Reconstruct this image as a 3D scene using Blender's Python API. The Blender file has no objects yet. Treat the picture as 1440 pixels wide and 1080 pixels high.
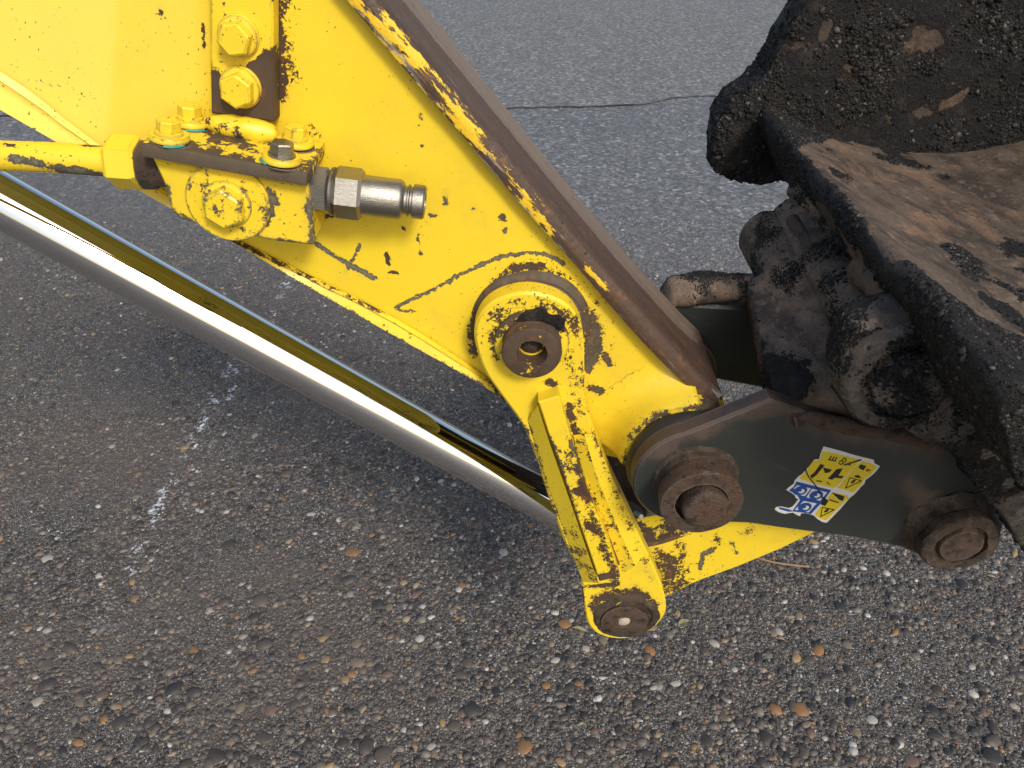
import bpy, bmesh, math, random
import numpy as np
from mathutils import Vector, Matrix, noise
from mathutils.geometry import delaunay_2d_cdt

random.seed(7); rng = np.random.default_rng(11)
S = bpy.context.scene; COL = S.collection

# ---------------------------------------------------------------- camera, sky, sun, exposure
CAM = Vector((0.0, -0.75, 1.35)); PITCH = math.radians(36); F = 1083.0
cam = bpy.data.cameras.new('camera'); cam_o = bpy.data.objects.new('camera', cam); COL.objects.link(cam_o)
cam.sensor_width = 36; cam.lens = F / 1440 * 36; cam.clip_start = 0.01; cam.clip_end = 500
cam_o.location = CAM; cam_o.rotation_euler = (math.pi / 2 - PITCH, 0, 0); S.camera = cam_o
SUN_AZ = math.radians(26); SUN_EL = math.radians(40)      # behind the camera, to its right
sdir = Vector((math.sin(SUN_AZ) * math.cos(SUN_EL), -math.cos(SUN_AZ) * math.cos(SUN_EL), math.sin(SUN_EL)))
W = bpy.data.worlds.new('World'); S.world = W; W.use_nodes = True
nt = W.node_tree; bgn = nt.nodes['Background']; sky = nt.nodes.new('ShaderNodeTexSky')
sky.sky_type = 'NISHITA'; sky.sun_disc = False; sky.sun_elevation = SUN_EL
sky.sun_rotation = math.atan2(sdir.x, sdir.y); sky.air_density = 1.2; sky.dust_density = 3.0
nt.links.new(sky.outputs[0], bgn.inputs[0]); bgn.inputs[1].default_value = 0.14
sl = bpy.data.lights.new('sun', 'SUN'); sl.energy = 2.2; sl.angle = math.radians(11.0); sl.color = (1.0, 0.95, 0.87)
so = bpy.data.objects.new('sun', sl); COL.objects.link(so); so.rotation_euler = sdir.to_track_quat('Z', 'Y').to_euler()
so.location = sdir * 6
S.view_settings.view_transform = 'Standard'; S.view_settings.look = 'None'
S.view_settings.exposure = 0.14; S.view_settings.gamma = 1.0; S.view_settings.use_curve_mapping = False

# ---------------------------------------------------------------- measuring helpers
cp, sp_ = math.cos(PITCH), math.sin(PITCH)
def ray(x, y):
    u = (x - 720) / F; v = (540 - y) / F
    return Vector((u, cp + v * sp_, -sp_ + v * cp))
def at(x, y, Y):                       # point of the plane Y = const
    d = ray(x, y); return CAM + d * ((Y - CAM.y) / d.y)
def ground(x, y, z=0.0):
    d = ray(x, y); return CAM + d * ((z - CAM.z) / d.z)
def mpp(x, y, Y):                      # metres for one photo pixel there
    d = ray(x, y); return (Y - CAM.y) / d.y / F
def proj(p):                           # numpy (n,3) -> (n,2)
    q = np.asarray(p, float) - np.array(CAM)
    zc = q[:, 1] * cp - q[:, 2] * sp_; yc = q[:, 1] * sp_ + q[:, 2] * cp
    return np.stack([720 + F * q[:, 0] / zc, 540 - F * yc / zc], 1)

def tag(o, label=None, cat=None, group=None, kind=None):
    for k, v in (('label', label), ('category', cat), ('group', group), ('kind', kind)):
        if v: o[k] = v
    return o
def empty(name, loc, label, cat, group=None):
    o = bpy.data.objects.new(name, None); COL.objects.link(o); o.location = loc; o.empty_display_size = 0.05
    return tag(o, label, cat, group)
def link(name, me, mat, parent=None, sharp=38, smooth=True):
    o = bpy.data.objects.new(name, me); COL.objects.link(o)
    if mat and not me.materials: me.materials.append(mat)
    if smooth and len(me.polygons):
        me.shade_smooth()
        if sharp: me.set_sharp_from_angle(angle=math.radians(sharp))
    if parent:
        o.parent = parent; bpy.context.view_layer.update(); o.matrix_parent_inverse = parent.matrix_world.inverted()
    return o
def attr(me, name, vals):
    a = me.attributes.new(name, 'FLOAT', 'POINT'); a.data.foreach_set('value', np.asarray(vals, np.float32))
def mesh(name, v, f, recalc=True):
    me = bpy.data.meshes.new(name); me.from_pydata([tuple(p) for p in v], [], f)
    if recalc:
        bm = bmesh.new(); bm.from_mesh(me); bmesh.ops.recalc_face_normals(bm, faces=bm.faces); bm.to_mesh(me); bm.free()
    me.update(); return me
def coords(me):
    c = np.empty(len(me.vertices) * 3); me.vertices.foreach_get('co', c); return c.reshape(-1, 3)

def catmull(pts, n=6, closed=False):
    pts = [Vector(p) for p in pts]; out = []; N = len(pts)
    rngs = range(N if closed else N - 1)
    for i in rngs:
        g = (lambda k: pts[k % N]) if closed else (lambda k: pts[max(0, min(N - 1, k))])
        a, b, c, d = g(i - 1), g(i), g(i + 1), g(i + 2)
        for j in range(n):
            t = j / n
            out.append(0.5 * ((2 * b) + (c - a) * t + (2 * a - 5 * b + 4 * c - d) * t * t + (3 * b - a - 3 * c + d) * t ** 3))
    if not closed: out.append(pts[-1])
    return out
def resample(pts, step, closed=True):
    out = []; N = len(pts)
    for i in range(N if closed else N - 1):
        a, b = Vector(pts[i]), Vector(pts[(i + 1) % N]); L = (b - a).length; k = max(1, int(round(L / step)))
        for j in range(k): out.append(a.lerp(b, j / k))
    if not closed: out.append(Vector(pts[-1]))
    return out
def area(p): return 0.5 * sum(p[i].x * p[(i + 1) % len(p)].y - p[(i + 1) % len(p)].x * p[i].y for i in range(len(p)))
def offset(p, d):                      # inset of a CCW polygon
    out = []; N = len(p)
    for i in range(N):
        a, b, c = p[i - 1], p[i], p[(i + 1) % N]
        e1 = (b - a).normalized(); e2 = (c - b).normalized()
        n = Vector((-(e1.y + e2.y), e1.x + e2.x)); L = n.length
        n = n / L if L > 1e-6 else Vector((-e1.y, e1.x))
        k = max(0.45, n.dot(Vector((-e1.y, e1.x)))); out.append(b + n * (d / k))
    return out
def inside(poly, P):
    x, y = P[:, 0], P[:, 1]; r = np.zeros(len(P), bool); N = len(poly)
    for i in range(N):
        a, b = poly[i], poly[(i + 1) % N]
        if a.y == b.y: continue
        c = ((a.y > y) != (b.y > y)) & (x < (b.x - a.x) * (y - a.y) / (b.y - a.y) + a.x); r ^= c
    return r
def seg_dist(P, pts, closed=False):
    d = np.full(len(P), 1e9); n = len(pts)
    for i in range(n if closed else n - 1):
        a = np.array(pts[i][:2], float); b = np.array(pts[(i + 1) % n][:2], float); ab = b - a
        t = np.clip(((P - a) @ ab) / max(1e-12, ab @ ab), 0, 1)
        d = np.minimum(d, np.hypot(*(P - a - t[:, None] * ab).T))
    return d

def wear_fn(feats):                    # chips and scratches laid out on the surface, each (polyline, half width, strength, tone)
    def f(co):
        q = proj(co); w = np.zeros(len(q)); tone = np.zeros(len(q)); tw = np.full(len(q), 1e-3)
        for pts, r, s, tn in feats:
            d = seg_dist(q, pts if len(pts) > 1 else [pts[0], (pts[0][0] + .01, pts[0][1])])
            k = np.clip(1.35 - d / r, 0, 1) * s * 1.12
            w = np.where(k < 0, np.minimum(w, k), np.maximum(w, k)); tone += tn * np.abs(k); tw += np.abs(k)
        return w, tone / tw
    return f
def put_wear(me, wear, base=0.0):
    if wear is None:
        return
    c = coords(me); w, t = wear(c); attr(me, 'wear', w + base); attr(me, 'tone', t)

def plate(name, px, Yf, Yb, mat, parent, grid=None, bev=0.003, wear=None, curve=0, pY=None, extra=None, relief=None, pts3=None, sharp=38):
    pY = Yf if pY is None else pY
    p2 = [Vector((q.x, q.z)) for q in (at(x, y, pY) for x, y in px)] if pts3 is None else [Vector(q) for q in pts3]
    if curve: p2 = catmull(p2, curve, True)
    if area(p2) < 0: p2.reverse()
    if grid: p2 = resample(p2, grid)
    ins = offset(p2, bev); N = len(p2)
    pts = [Vector((q.x, q.y)) for q in ins]
    if grid:
        xs = [q.x for q in ins]; ys = [q.y for q in ins]
        gx, gy = np.meshgrid(np.arange(min(xs), max(xs), grid), np.arange(min(ys), max(ys), grid))
        G = np.stack([gx.ravel(), gy.ravel()], 1) + rng.uniform(-.2, .2, (gx.size, 2)) * grid
        if extra is not None: G = np.concatenate([G, extra])
        G = G[inside(ins, G)]; dd = seg_dist(G, [(q.x, q.y) for q in ins], True); G = G[dd > grid * .45]
        pts += [Vector(g) for g in G]
    v2, _, fc, *_ = delaunay_2d_cdt(pts, [(i, (i + 1) % N) for i in range(N)], [], 1, 1e-7)
    V = [(q.x, Yf, q.y) for q in v2]; Fc = [tuple(f) for f in fc]
    b0 = len(V)
    # map inset ring to output verts (order is kept for inputs)
    V += [(q.x, Yf + bev, q.y) for q in p2]; b1 = len(V); V += [(q.x, Yb, q.y) for q in p2]
    for i in range(N):
        j = (i + 1) % N
        Fc.append((i, j, b0 + j, b0 + i)); Fc.append((b0 + i, b0 + j, b1 + j, b1 + i))
    vb, _, fb, *_ = delaunay_2d_cdt([Vector((q.x, q.y)) for q in p2], [(i, (i + 1) % N) for i in range(N)], [], 1, 1e-7)
    if len(vb) == N: Fc += [tuple(b1 + i for i in f) for f in fb]
    if relief is not None:
        A = np.array(V); r = relief(A[:b0]); A[:b0, 1] -= r; V = A.tolist()
    me = mesh(name, V, Fc); put_wear(me, wear); return link(name, me, mat, parent, sharp=sharp)

def frame_of(axis):
    a = Vector(axis).normalized(); u = a.cross(Vector((0, 0, 1)) if abs(a.z) < .9 else Vector((1, 0, 0))).normalized()
    return u, a.cross(u).normalized(), a
def lathe(name, prof, org, axis, mat, parent, n=48, phase=0.0, wear=None, rough=0.0, sharp=38, cap=True):
    u, w, a = frame_of(axis); V = []; Fc = []; org = Vector(org)
    for s, r in prof:
        for i in range(n):
            t = 2 * math.pi * i / n + phase
            rr = r
            p = org + a * s + (u * math.cos(t) + w * math.sin(t)) * rr
            if rough: p += Vector(noise.noise_vector(p * 90)) * rough + Vector(noise.noise_vector(p * 25)) * rough
            V.append(p)
    for k in range(len(prof) - 1):
        for i in range(n):
            j = (i + 1) % n; Fc.append((k * n + i, k * n + j, (k + 1) * n + j, (k + 1) * n + i))
    if cap: Fc.append(tuple(range(n))); Fc.append(tuple(range((len(prof) - 1) * n, len(prof) * n)))
    me = mesh(name, V, Fc); put_wear(me, wear); return link(name, me, mat, parent, sharp=sharp)
def hexn(name, org, axis, r, h, mat, parent, phase=0.2, ch=0.12, wear=None, both=False):
    pr = [(0, r * (.9 if both else 1))] + ([(h * .12, r)] if both else []) + [(h * (1 - ch), r), (h, r * .88)]
    return lathe(name, pr, org, axis, mat, parent, n=6, phase=phase, sharp=20, wear=wear)
def obox(name, o, a, b, c, mat, parent, bev=0.002, wear=None, cuts=0):
    bm = bmesh.new(); o, a, b, c = map(Vector, (o, a, b, c))
    vs = [bm.verts.new(o + a * i + b * j + c * k) for i in (0, 1) for j in (0, 1) for k in (0, 1)]
    for f in ((0, 1, 3, 2), (4, 6, 7, 5), (0, 4, 5, 1), (2, 3, 7, 6), (0, 2, 6, 4), (1, 5, 7, 3)): bm.faces.new([vs[i] for i in f])
    bmesh.ops.recalc_face_normals(bm, faces=bm.faces)
    if bev: bmesh.ops.bevel(bm, geom=bm.edges[:], offset=bev, segments=2, affect='EDGES', profile=.6)
    me = bpy.data.meshes.new(name); bm.to_mesh(me); bm.free(); put_wear(me, wear); return link(name, me, mat, parent)
def tube(name, path, r, mat, parent, n=20, lump=0.0, wear=None, taper=None, sq=1.0):
    V = []; Fc = []; m = len(path); path = [Vector(p) for p in path]
    t0 = (path[1] - path[0]).normalized(); u = t0.orthogonal().normalized()
    for k, p in enumerate(path):
        t = (path[min(k + 1, m - 1)] - path[max(k - 1, 0)]).normalized(); u = (u - t * u.dot(t)).normalized(); w = t.cross(u)
        rr = r * (taper(k / (m - 1)) if taper else 1)
        for i in range(n):
            th = 2 * math.pi * i / n; q = p + (u * math.cos(th) + w * math.sin(th) * sq) * rr
            if lump: q += (q - p).normalized() * lump * (noise.noise(q * 60) + .6 * noise.noise(q * 140))
            V.append(q)
    for k in range(m - 1):
        for i in range(n):
            j = (i + 1) % n; Fc.append((k * n + i, k * n + j, (k + 1) * n + j, (k + 1) * n + i))
    Fc.append(tuple(range(n))); Fc.append(tuple(range((m - 1) * n, m * n)))
    me = mesh(name, V, Fc); put_wear(me, wear); return link(name, me, mat, parent)

# ---------------------------------------------------------------- materials
class NT:
    def __init__(s, name):
        s.m = bpy.data.materials.new(name); s.m.use_nodes = True; s.t = s.m.node_tree; s.b = s.t.nodes['Principled BSDF']
        s.pos = s.n('ShaderNodeNewGeometry').outputs['Position']
    def n(s, k, **kw):
        o = s.t.nodes.new(k)
        for a, v in kw.items(): setattr(o, a, v)
        return o
    def put(s, sock, v):
        if hasattr(v, 'is_output'): s.t.links.new(v, sock)
        elif isinstance(v, (tuple, list)) and len(v) == 3 and sock.type == 'RGBA': sock.default_value = (*v, 1)
        else: sock.default_value = v
    def math(s, op, a, b=0.0, c=None, clamp=False):
        o = s.n('ShaderNodeMath', operation=op, use_clamp=clamp); s.put(o.inputs[0], a); s.put(o.inputs[1], b)
        if c is not None: s.put(o.inputs[2], c)
        return o.outputs[0]
    def noise(s, scale, detail=4, rough=.55, vec=None, dist=0.0, stretch=None, col=False):
        v = s.pos if vec is None else vec
        if stretch:
            mp = s.n('ShaderNodeMapping', vector_type='TEXTURE'); s.put(mp.inputs[0], v); mp.inputs['Rotation'].default_value = stretch[1]; mp.inputs['Scale'].default_value = tuple(1 / q_ for q_ in stretch[0]); v = mp.outputs[0]
        o = s.n('ShaderNodeTexNoise'); s.put(o.inputs['Vector'], v); o.inputs['Scale'].default_value = scale; o.inputs['Detail'].default_value = detail
        o.inputs['Roughness'].default_value = rough; o.inputs['Distortion'].default_value = dist
        return o.outputs[1 if col else 0]
    def step(s, v, lo, hi):
        o = s.n('ShaderNodeMapRange', interpolation_type='SMOOTHSTEP'); s.put(o.inputs[0], v); s.put(o.inputs[1], lo); s.put(o.inputs[2], hi); return o.outputs[0]
    def mix(s, f, a, b, mode='MIX'):
        o = s.n('ShaderNodeMix', data_type='RGBA', blend_type=mode); s.put(o.inputs[0], f); s.put(o.inputs[6], a); s.put(o.inputs[7], b); return o.outputs[2]
    def attr(s, name):
        return s.n('ShaderNodeAttribute', attribute_name=name).outputs['Fac']
    def ramp(s, v, stops, interp='LINEAR'):
        o = s.n('ShaderNodeValToRGB'); o.color_ramp.interpolation = interp; e = o.color_ramp.elements
        while len(e) < len(stops): e.new(0.5)
        for i, (p, c) in enumerate(stops): e[i].position = p; e[i].color = (*c, 1)
        s.put(o.inputs[0], v); return o.outputs[0]
    def bump(s, h, dist, strength=1.0, nrm=None):
        o = s.n('ShaderNodeBump'); o.inputs['Strength'].default_value = strength; o.inputs['Distance'].default_value = dist; s.put(o.inputs['Height'], h)
        if nrm is not None: s.put(o.inputs['Normal'], nrm)
        return o.outputs[0]
    def set(s, **kw):
        for k, v in kw.items(): s.put(s.b.inputs[k.replace('_', ' ')], v)
        return s.m
    def edges(s, r=.004):
        bv = s.n('ShaderNodeBevel', samples=4); bv.inputs[0].default_value = r
        g = s.n('ShaderNodeNewGeometry'); d = s.n('ShaderNodeVectorMath', operation='DOT_PRODUCT')
        s.put(d.inputs[0], bv.outputs[0]); s.put(d.inputs[1], g.outputs['Normal'])
        return s.math('SUBTRACT', 1.0, d.outputs['Value'], clamp=True)

def paint_mat(name, base=0.0, edge=3.0, tone=None, fine=.45, thr=.42, sky_sheen=0.0, scale=1.0, rough=.38):
    s = NT(name)
    n1 = s.noise(38 * scale, 6, .62); n2 = s.noise(190 * scale, 5, .7, dist=.6); n3 = s.noise(700, 2, .5)
    nn = s.math('ADD', s.math('MULTIPLY', s.math('SUBTRACT', n1, .5), 1.5 - fine), s.math('MULTIPLY', s.math('SUBTRACT', n2, .5), fine * 2.0))
    w = s.math('ADD', s.attr('wear'), base)
    e = s.math('MULTIPLY', s.edges(.0045), edge, clamp=True) if edge else 0.0
    val = s.math('ADD', s.math('ADD', w, s.math('MULTIPLY', e, .45)), nn)
    chip = s.step(val, thr - .015, thr + .02)
    rim = s.step(val, thr - .07, thr - .005)
    # tiny dark specks
    spk = s.step(s.math('ADD', s.noise(260, 3, .6), s.math('MULTIPLY', s.noise(9, 2), .25)), .80, .815)
    chip = s.math('MAXIMUM', chip, spk)
    broad = s.noise(6, 4, .6)
    y = s.mix(broad, (.77, .545, .018), (.83, .605, .034))
    y = s.mix(s.math('MULTIPLY', s.step(s.noise(24, 6, .7, stretch=((1, 1, .25), (0, .9, 0))), .5, .75), .16), y, (.6, .4, .05))
    film_ = s.math('MULTIPLY', s.step(s.math('ADD', s.noise(7, 7, .7), s.math('MULTIPLY', s.attr('wear'), .25)), .50, .72), .30)
    y = s.mix(film_, y, (.46, .33, .07))
    sheen = s.math('MULTIPLY', s.attr('sky_sheen'), 1.0, clamp=True)
    y = s.mix(s.math('MULTIPLY', sheen, .8), y, (.93, .74, .16))  # sky sheen painted into the yellow as a paler colour
    y = s.mix(s.math('MULTIPLY', rim, .35), y, (.55, .32, .03))
    brown = s.mix(s.noise(120, 4, .6), (.030, .017, .010), (.085, .042, .022))
    brown = s.mix(s.step(s.noise(50, 3), .56, .72), brown, (.15, .055, .018))
    grey = s.mix(s.noise(150, 3), (.05, .045, .034), (.12, .11, .085))
    tn = s.attr('tone') if tone is None else tone
    grey = s.mix(s.math('MULTIPLY', s.step(val, thr + .10, thr + .30), .8), grey, (.20, .185, .12))
    bare = s.mix(tn, grey, brown)
    col = s.mix(chip, y, bare)
    rg = s.math('ADD', s.math('MULTIPLY', chip, .3), s.math('MULTIPLY_ADD', s.noise(30, 5), .2, rough - .1))
    h = s.math('SUBTRACT', s.math('MULTIPLY', n3, .10), s.math('MULTIPLY', chip, .55))
    h = s.math('ADD', h, s.math('MULTIPLY', s.noise(22, 3), .5))
    return s.set(Base_Color=col, Roughness=rg, Normal=s.bump(h, .0011, .8), Specular_IOR_Level=.5)
YEL = paint_mat('yellow_paint')
YEL_SIDE = paint_mat('yellow_paint_side', edge=0, base=.02, scale=1.3, fine=.55)
YEL_CHIP = paint_mat('yellow_paint_chipped', base=.23, edge=3.0, tone=.75)
YEL_GREY = paint_mat('yellow_paint_grey_chips', base=.31, edge=2.5, tone=.1)
YEL_BOLT = paint_mat('yellow_paint_bolts', base=.15, edge=2.2, tone=.2)
YEL_BAR = paint_mat('yellow_paint_bar', base=.22, edge=2, tone=.9, fine=.25)
YEL_TOP = paint_mat('yellow_paint_bracket', base=.38, edge=3.0, tone=.7, fine=.25)

def steel(name, c1, c2, rough=.32, metal=1.0, dirt=.4, scratch=((1, 1, 14), (0, 0, 0)), rust=.0):
    s = NT(name); n = s.noise(40, 5, .6); c = s.mix(n, c1, c2)
    d = s.step(s.math('ADD', s.noise(55, 5, .65), s.math('MULTIPLY', s.edges(.004), .5)), .60, .75)
    c = s.mix(s.math('MULTIPLY', d, dirt), c, (.05, .035, .022))
    if rust: c = s.mix(s.math('MULTIPLY', s.step(s.noise(26, 5, .7), .45, .6), rust), c, (.13, .06, .03))
    if rust:
        c = s.mix(s.math('MULTIPLY', s.step(s.noise(75, 6, .72), .5, .64), .75), c, tuple(x * .35 for x in c2))
        c = s.mix(s.math('MULTIPLY', s.step(s.math('ADD', s.math('MULTIPLY', s.edges(.005), 1.5), s.noise(130, 5, .7)), .72, .9), .6), c, (.30, .22, .17))
    sc = s.noise(120, 3, .6, stretch=scratch)
    return s.set(Base_Color=c, Metallic=s.math('SUBTRACT', metal, s.math('MULTIPLY', d, dirt)), Roughness=s.math('ADD', rough, s.math('ADD', s.math('MULTIPLY', d, .3), s.math('MULTIPLY', sc, .12))), Normal=s.bump(s.math('ADD', sc, s.math('MULTIPLY', s.noise(160, 6, .7), 2.0 * rough)), .0022 if rust else .0005, .9 if rust else .6))
ZINC = steel('zinc_steel', (.44, .42, .37), (.26, .235, .19), .34, dirt=.95)
DARKST = steel('greased_steel', (.05, .042, .036), (.09, .07, .055), .42, metal=.4, dirt=.6, rust=.5)
RUSTST = steel('rusty_pin_steel', (.14, .10, .075), (.055, .036, .026), .44, metal=.35, dirt=.85, rust=.5)

def chrome():
    s = NT('chrome'); d = (B_ROD - A_ROD).normalized()
    # faint polishing rings and smears along the rod
    n = s.noise(30, 4, .6, stretch=((.05, 1, 1), (0, -math.atan2(d.z, d.x), 0)))
    sm = s.noise(9, 4, .6)
    return s.set(Base_Color=(.74, .74, .76), Metallic=1.0, Roughness=s.math('MULTIPLY_ADD', s.step(s.math('MULTIPLY', n, sm), .25, .45), .05, .02),
                 Normal=s.bump(n, .00005, .15))
def topface_mat():
    s = NT('worn_rusty_top_plate')
    st = s.noise(46, 6, .62, stretch=((.06, 1, 1), (0, -TOP_ANG, 0)))          # long streaks along the plate
    fn = s.noise(130, 5, .65); dust = s.attr('dust'); lip = s.attr('lip')
    c = s.mix(st, (.016, .010, .008), (.14, .080, .050))
    c = s.mix(s.step(s.noise(70, 4), .55, .7), c, (.14, .065, .03))
    dm = s.step(s.math('ADD', dust, s.math('MULTIPLY', s.math('SUBTRACT', s.noise(60, 6, .7), .5), .55)), .42, .62)
    c = s.mix(s.math('MULTIPLY', dm, .85), c, s.mix(s.math('ADD', s.math('MULTIPLY', fn, .5), s.math('MULTIPLY', st, .5)), (.075, .052, .037), (.33, .25, .185)))
    ym = s.step(s.math('ADD', s.math('ADD', s.math('MULTIPLY', lip, .52), s.math('MULTIPLY', s.math('SUBTRACT', s.noise(60, 6, .7, stretch=((.25, 1, 1), (0, -TOP_ANG, 0))), .5), 1.3)), s.attr('paint')), .40, .43)
    c = s.mix(ym, c, (.80, .50, .02))
    sil = s.math('MULTIPLY', s.step(s.math('ADD', s.math('MULTIPLY', lip, .10), s.noise(90, 5, .7, stretch=((.06, 1, 1), (0, -TOP_ANG, 0)))), .655, .71), .6)
    c = s.mix(sil, c, (.34, .32, .29))
    pit = s.step(s.noise(170, 2, .5), .70, .74); c = s.mix(pit, c, (.02, .015, .012))
    h = s.math('ADD', s.math('MULTIPLY', st, 1.0), s.math('SUBTRACT', s.math('MULTIPLY', fn, 1.0), s.math('MULTIPLY', pit, .6)))
    h = s.math('ADD', h, s.math('MULTIPLY', ym, .3))
    return s.set(Base_Color=c, Roughness=s.math('MULTIPLY_ADD', fn, .3, .42), Normal=s.bump(h, .0016, .9))
def green_mat():
    s = NT('dark_green_grey_paint')
    c = s.mix(s.noise(7, 4), (.022, .026, .023), (.033, .037, .034))
    d = s.step(s.math('ADD', s.noise(24, 7, .72), s.attr('dirt')), .66, .92)
    c = s.mix(s.math('MULTIPLY', d, .9), c, (.085, .055, .042))
    e = s.step(s.math('ADD', s.math('MULTIPLY', s.edges(.006), 2.2), s.math('MULTIPLY', s.noise(90, 4, .7), .6)), .5, .75)
    c = s.mix(s.math('MULTIPLY', e, .85), c, s.mix(s.noise(60, 4), (.10, .055, .042), (.26, .19, .17)))
    c = s.mix(s.math('MULTIPLY', s.step(s.noise(60, 6, .7, stretch=((.08, 1, 1), (0, .5, 0))), .62, .70), .35), c, (.09, .085, .078))
    sp = s.step(s.noise(200, 4, .65), .64, .70); c = s.mix(s.math('MULTIPLY', sp, .6), c, (.02, .015, .012))
    return s.set(Base_Color=c, Roughness=s.math('MULTIPLY_ADD', d, .3, .40), Normal=s.bump(s.noise(240, 3), .0006, .6))
def crust_mat(name, c1, c2, c3, thr=.5):
    s = NT(name); k = s.attr('crust')
    m = s.step(s.math('ADD', k, s.math('MULTIPLY', s.math('SUBTRACT', s.noise(70, 7, .72), .5), .75)), thr - .03, thr + .05)
    st = s.noise(24, 6, .66, stretch=((1, .22, 1), (0, 0, .15)))
    base = s.mix(st, c1, c2); base = s.mix(s.step(s.noise(11, 4, .6), .52, .66), base, c3)
    base = s.mix(s.math('MULTIPLY', s.step(s.noise(17, 7, .72, stretch=((1, .4, 1), (0, 0, .3))), .46, .62), .75), base, tuple(x * .33 for x in c1))
    base = s.mix(s.math('MULTIPLY', s.step(s.noise(60, 6, .75), .52, .66), .6), base, tuple(min(1, x * 1.7) for x in c2))
    base = s.mix(s.step(s.noise(85, 6, .75), .58, .66), base, (.022, .016, .012))
    base = s.mix(s.math('MULTIPLY', s.step(s.noise(420, 3, .6), .54, .68), .55), base, tuple(x * .3 for x in c1))
    fine = s.noise(330, 5, .75); mid = s.noise(110, 5, .7); big = s.noise(28, 5, .6)
    blk = s.mix(s.step(fine, .45, .75), (.009, .008, .0075), (.042, .037, .034))
    blk = s.mix(s.step(s.math('ADD', big, s.math('MULTIPLY', mid, .3)), .66, .85), blk, (.045, .037, .030))
    glint = s.step(s.noise(420, 2, .5), .70, .78); blk = s.mix(s.math('MULTIPLY', glint, .35), blk, (.24, .24, .25))
    col = s.mix(m, base, blk)
    h = s.math('ADD', s.math('MULTIPLY', m, s.math('ADD', s.math('MULTIPLY', fine, .7), mid)), s.math('MULTIPLY', s.math('ADD', mid, s.math('MULTIPLY', fine, .6)), .40))
    return s.set(Base_Color=col, Roughness=s.math('SUBTRACT', .72, s.math('MULTIPLY', m, .12)), Normal=s.bump(h, .0055, 1.0), Specular_IOR_Level=.4)
BROWN_CRUST = crust_mat('caked_brown_steel', (.11, .080, .060), (.21, .150, .108), (.28, .19, .125), .60)
FLOOR_CRUST = crust_mat('bucket_steel_with_bitumen', (.085, .066, .050), (.165, .115, .078), (.20, .122, .072), .5)
BLACK_CRUST = crust_mat('bitumen_crust', (.045, .032, .022), (.085, .058, .04), (.12, .075, .045), .26)

DARK_CRUST = crust_mat('caked_dark_dirt', (.070, .058, .049), (.14, .115, .095), (.18, .14, .11), .58)
def flat(name, c, rough=.5, noise_amt=.45):
    s = NT(name); n = s.noise(260, 4, .65)
    col = s.mix(s.math('MULTIPLY', s.step(n, .55, .75), noise_amt), c, tuple(x * .35 for x in c))
    return s.set(Base_Color=col, Roughness=rough)
ST_WHITE = flat('sticker_white', (.62, .60, .55)); ST_YEL = flat('sticker_yellow', (.62, .47, .015)); ST_BLUE = flat('sticker_blue', (.012, .06, .26)); ST_BLACK = flat('sticker_black', (.012, .012, .011)); ST_RED = flat('sticker_red', (.4, .03, .02))
DRY = flat('dry_stalk', (.30, .19, .09), .7); LEAF = flat('withered_leaf', (.22, .20, .10), .7); TEAL = flat('teal_sealant', (.03, .28, .24), .5)
CHALK = flat('pale_mortar', (.42, .37, .28), .9); RUBBER = flat('black_rubber', (.018, .016, .014), .5)

# ground colours shared by the asphalt sheet and its pebbles
PL0, PL1 = ground(392, 415), ground(178, 815)
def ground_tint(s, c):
    # patchy brown mixed into the near part, lighter blue-grey farther out, remains of a painted line
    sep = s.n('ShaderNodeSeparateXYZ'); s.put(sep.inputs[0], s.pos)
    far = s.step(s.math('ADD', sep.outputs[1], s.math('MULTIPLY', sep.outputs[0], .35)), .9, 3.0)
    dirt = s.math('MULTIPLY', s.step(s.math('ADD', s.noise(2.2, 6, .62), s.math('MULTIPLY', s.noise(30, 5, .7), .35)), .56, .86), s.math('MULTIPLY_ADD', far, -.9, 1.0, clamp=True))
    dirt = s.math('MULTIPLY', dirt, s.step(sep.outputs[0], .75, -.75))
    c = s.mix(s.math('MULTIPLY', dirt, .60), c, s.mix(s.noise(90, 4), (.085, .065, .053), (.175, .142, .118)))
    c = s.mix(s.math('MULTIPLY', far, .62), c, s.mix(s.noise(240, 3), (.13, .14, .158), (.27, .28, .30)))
    d = (PL1 - PL0).normalized(); nrm = Vector((-d.y, d.x, 0)); L = (PL1 - PL0).length
    dt = s.n('ShaderNodeVectorMath', operation='DOT_PRODUCT'); s.put(dt.inputs[0], s.pos); dt.inputs[1].default_value = nrm
    dist = s.math('ABSOLUTE', s.math('SUBTRACT', dt.outputs['Value'], nrm.dot(PL0)))
    dl = s.n('ShaderNodeVectorMath', operation='DOT_PRODUCT'); s.put(dl.inputs[0], s.pos); dl.inputs[1].default_value = d
    al = s.math('SUBTRACT', dl.outputs['Value'], d.dot(PL0))
    win = s.math('MULTIPLY', s.step(al, -1.2, -.1), s.step(al, L + .25, L - .25))
    pm = s.math('ADD', s.math('MULTIPLY', s.noise(19, 4, .6), .75), s.math('MULTIPLY', s.noise(110, 4, .7), .45))
    pm = s.math('MULTIPLY', s.step(pm, .665, .70), s.math('MULTIPLY', s.step(dist, .055, .02), win))
    return s.mix(s.math('MULTIPLY', pm, .9), c, (.55, .57, .60)), far
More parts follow.
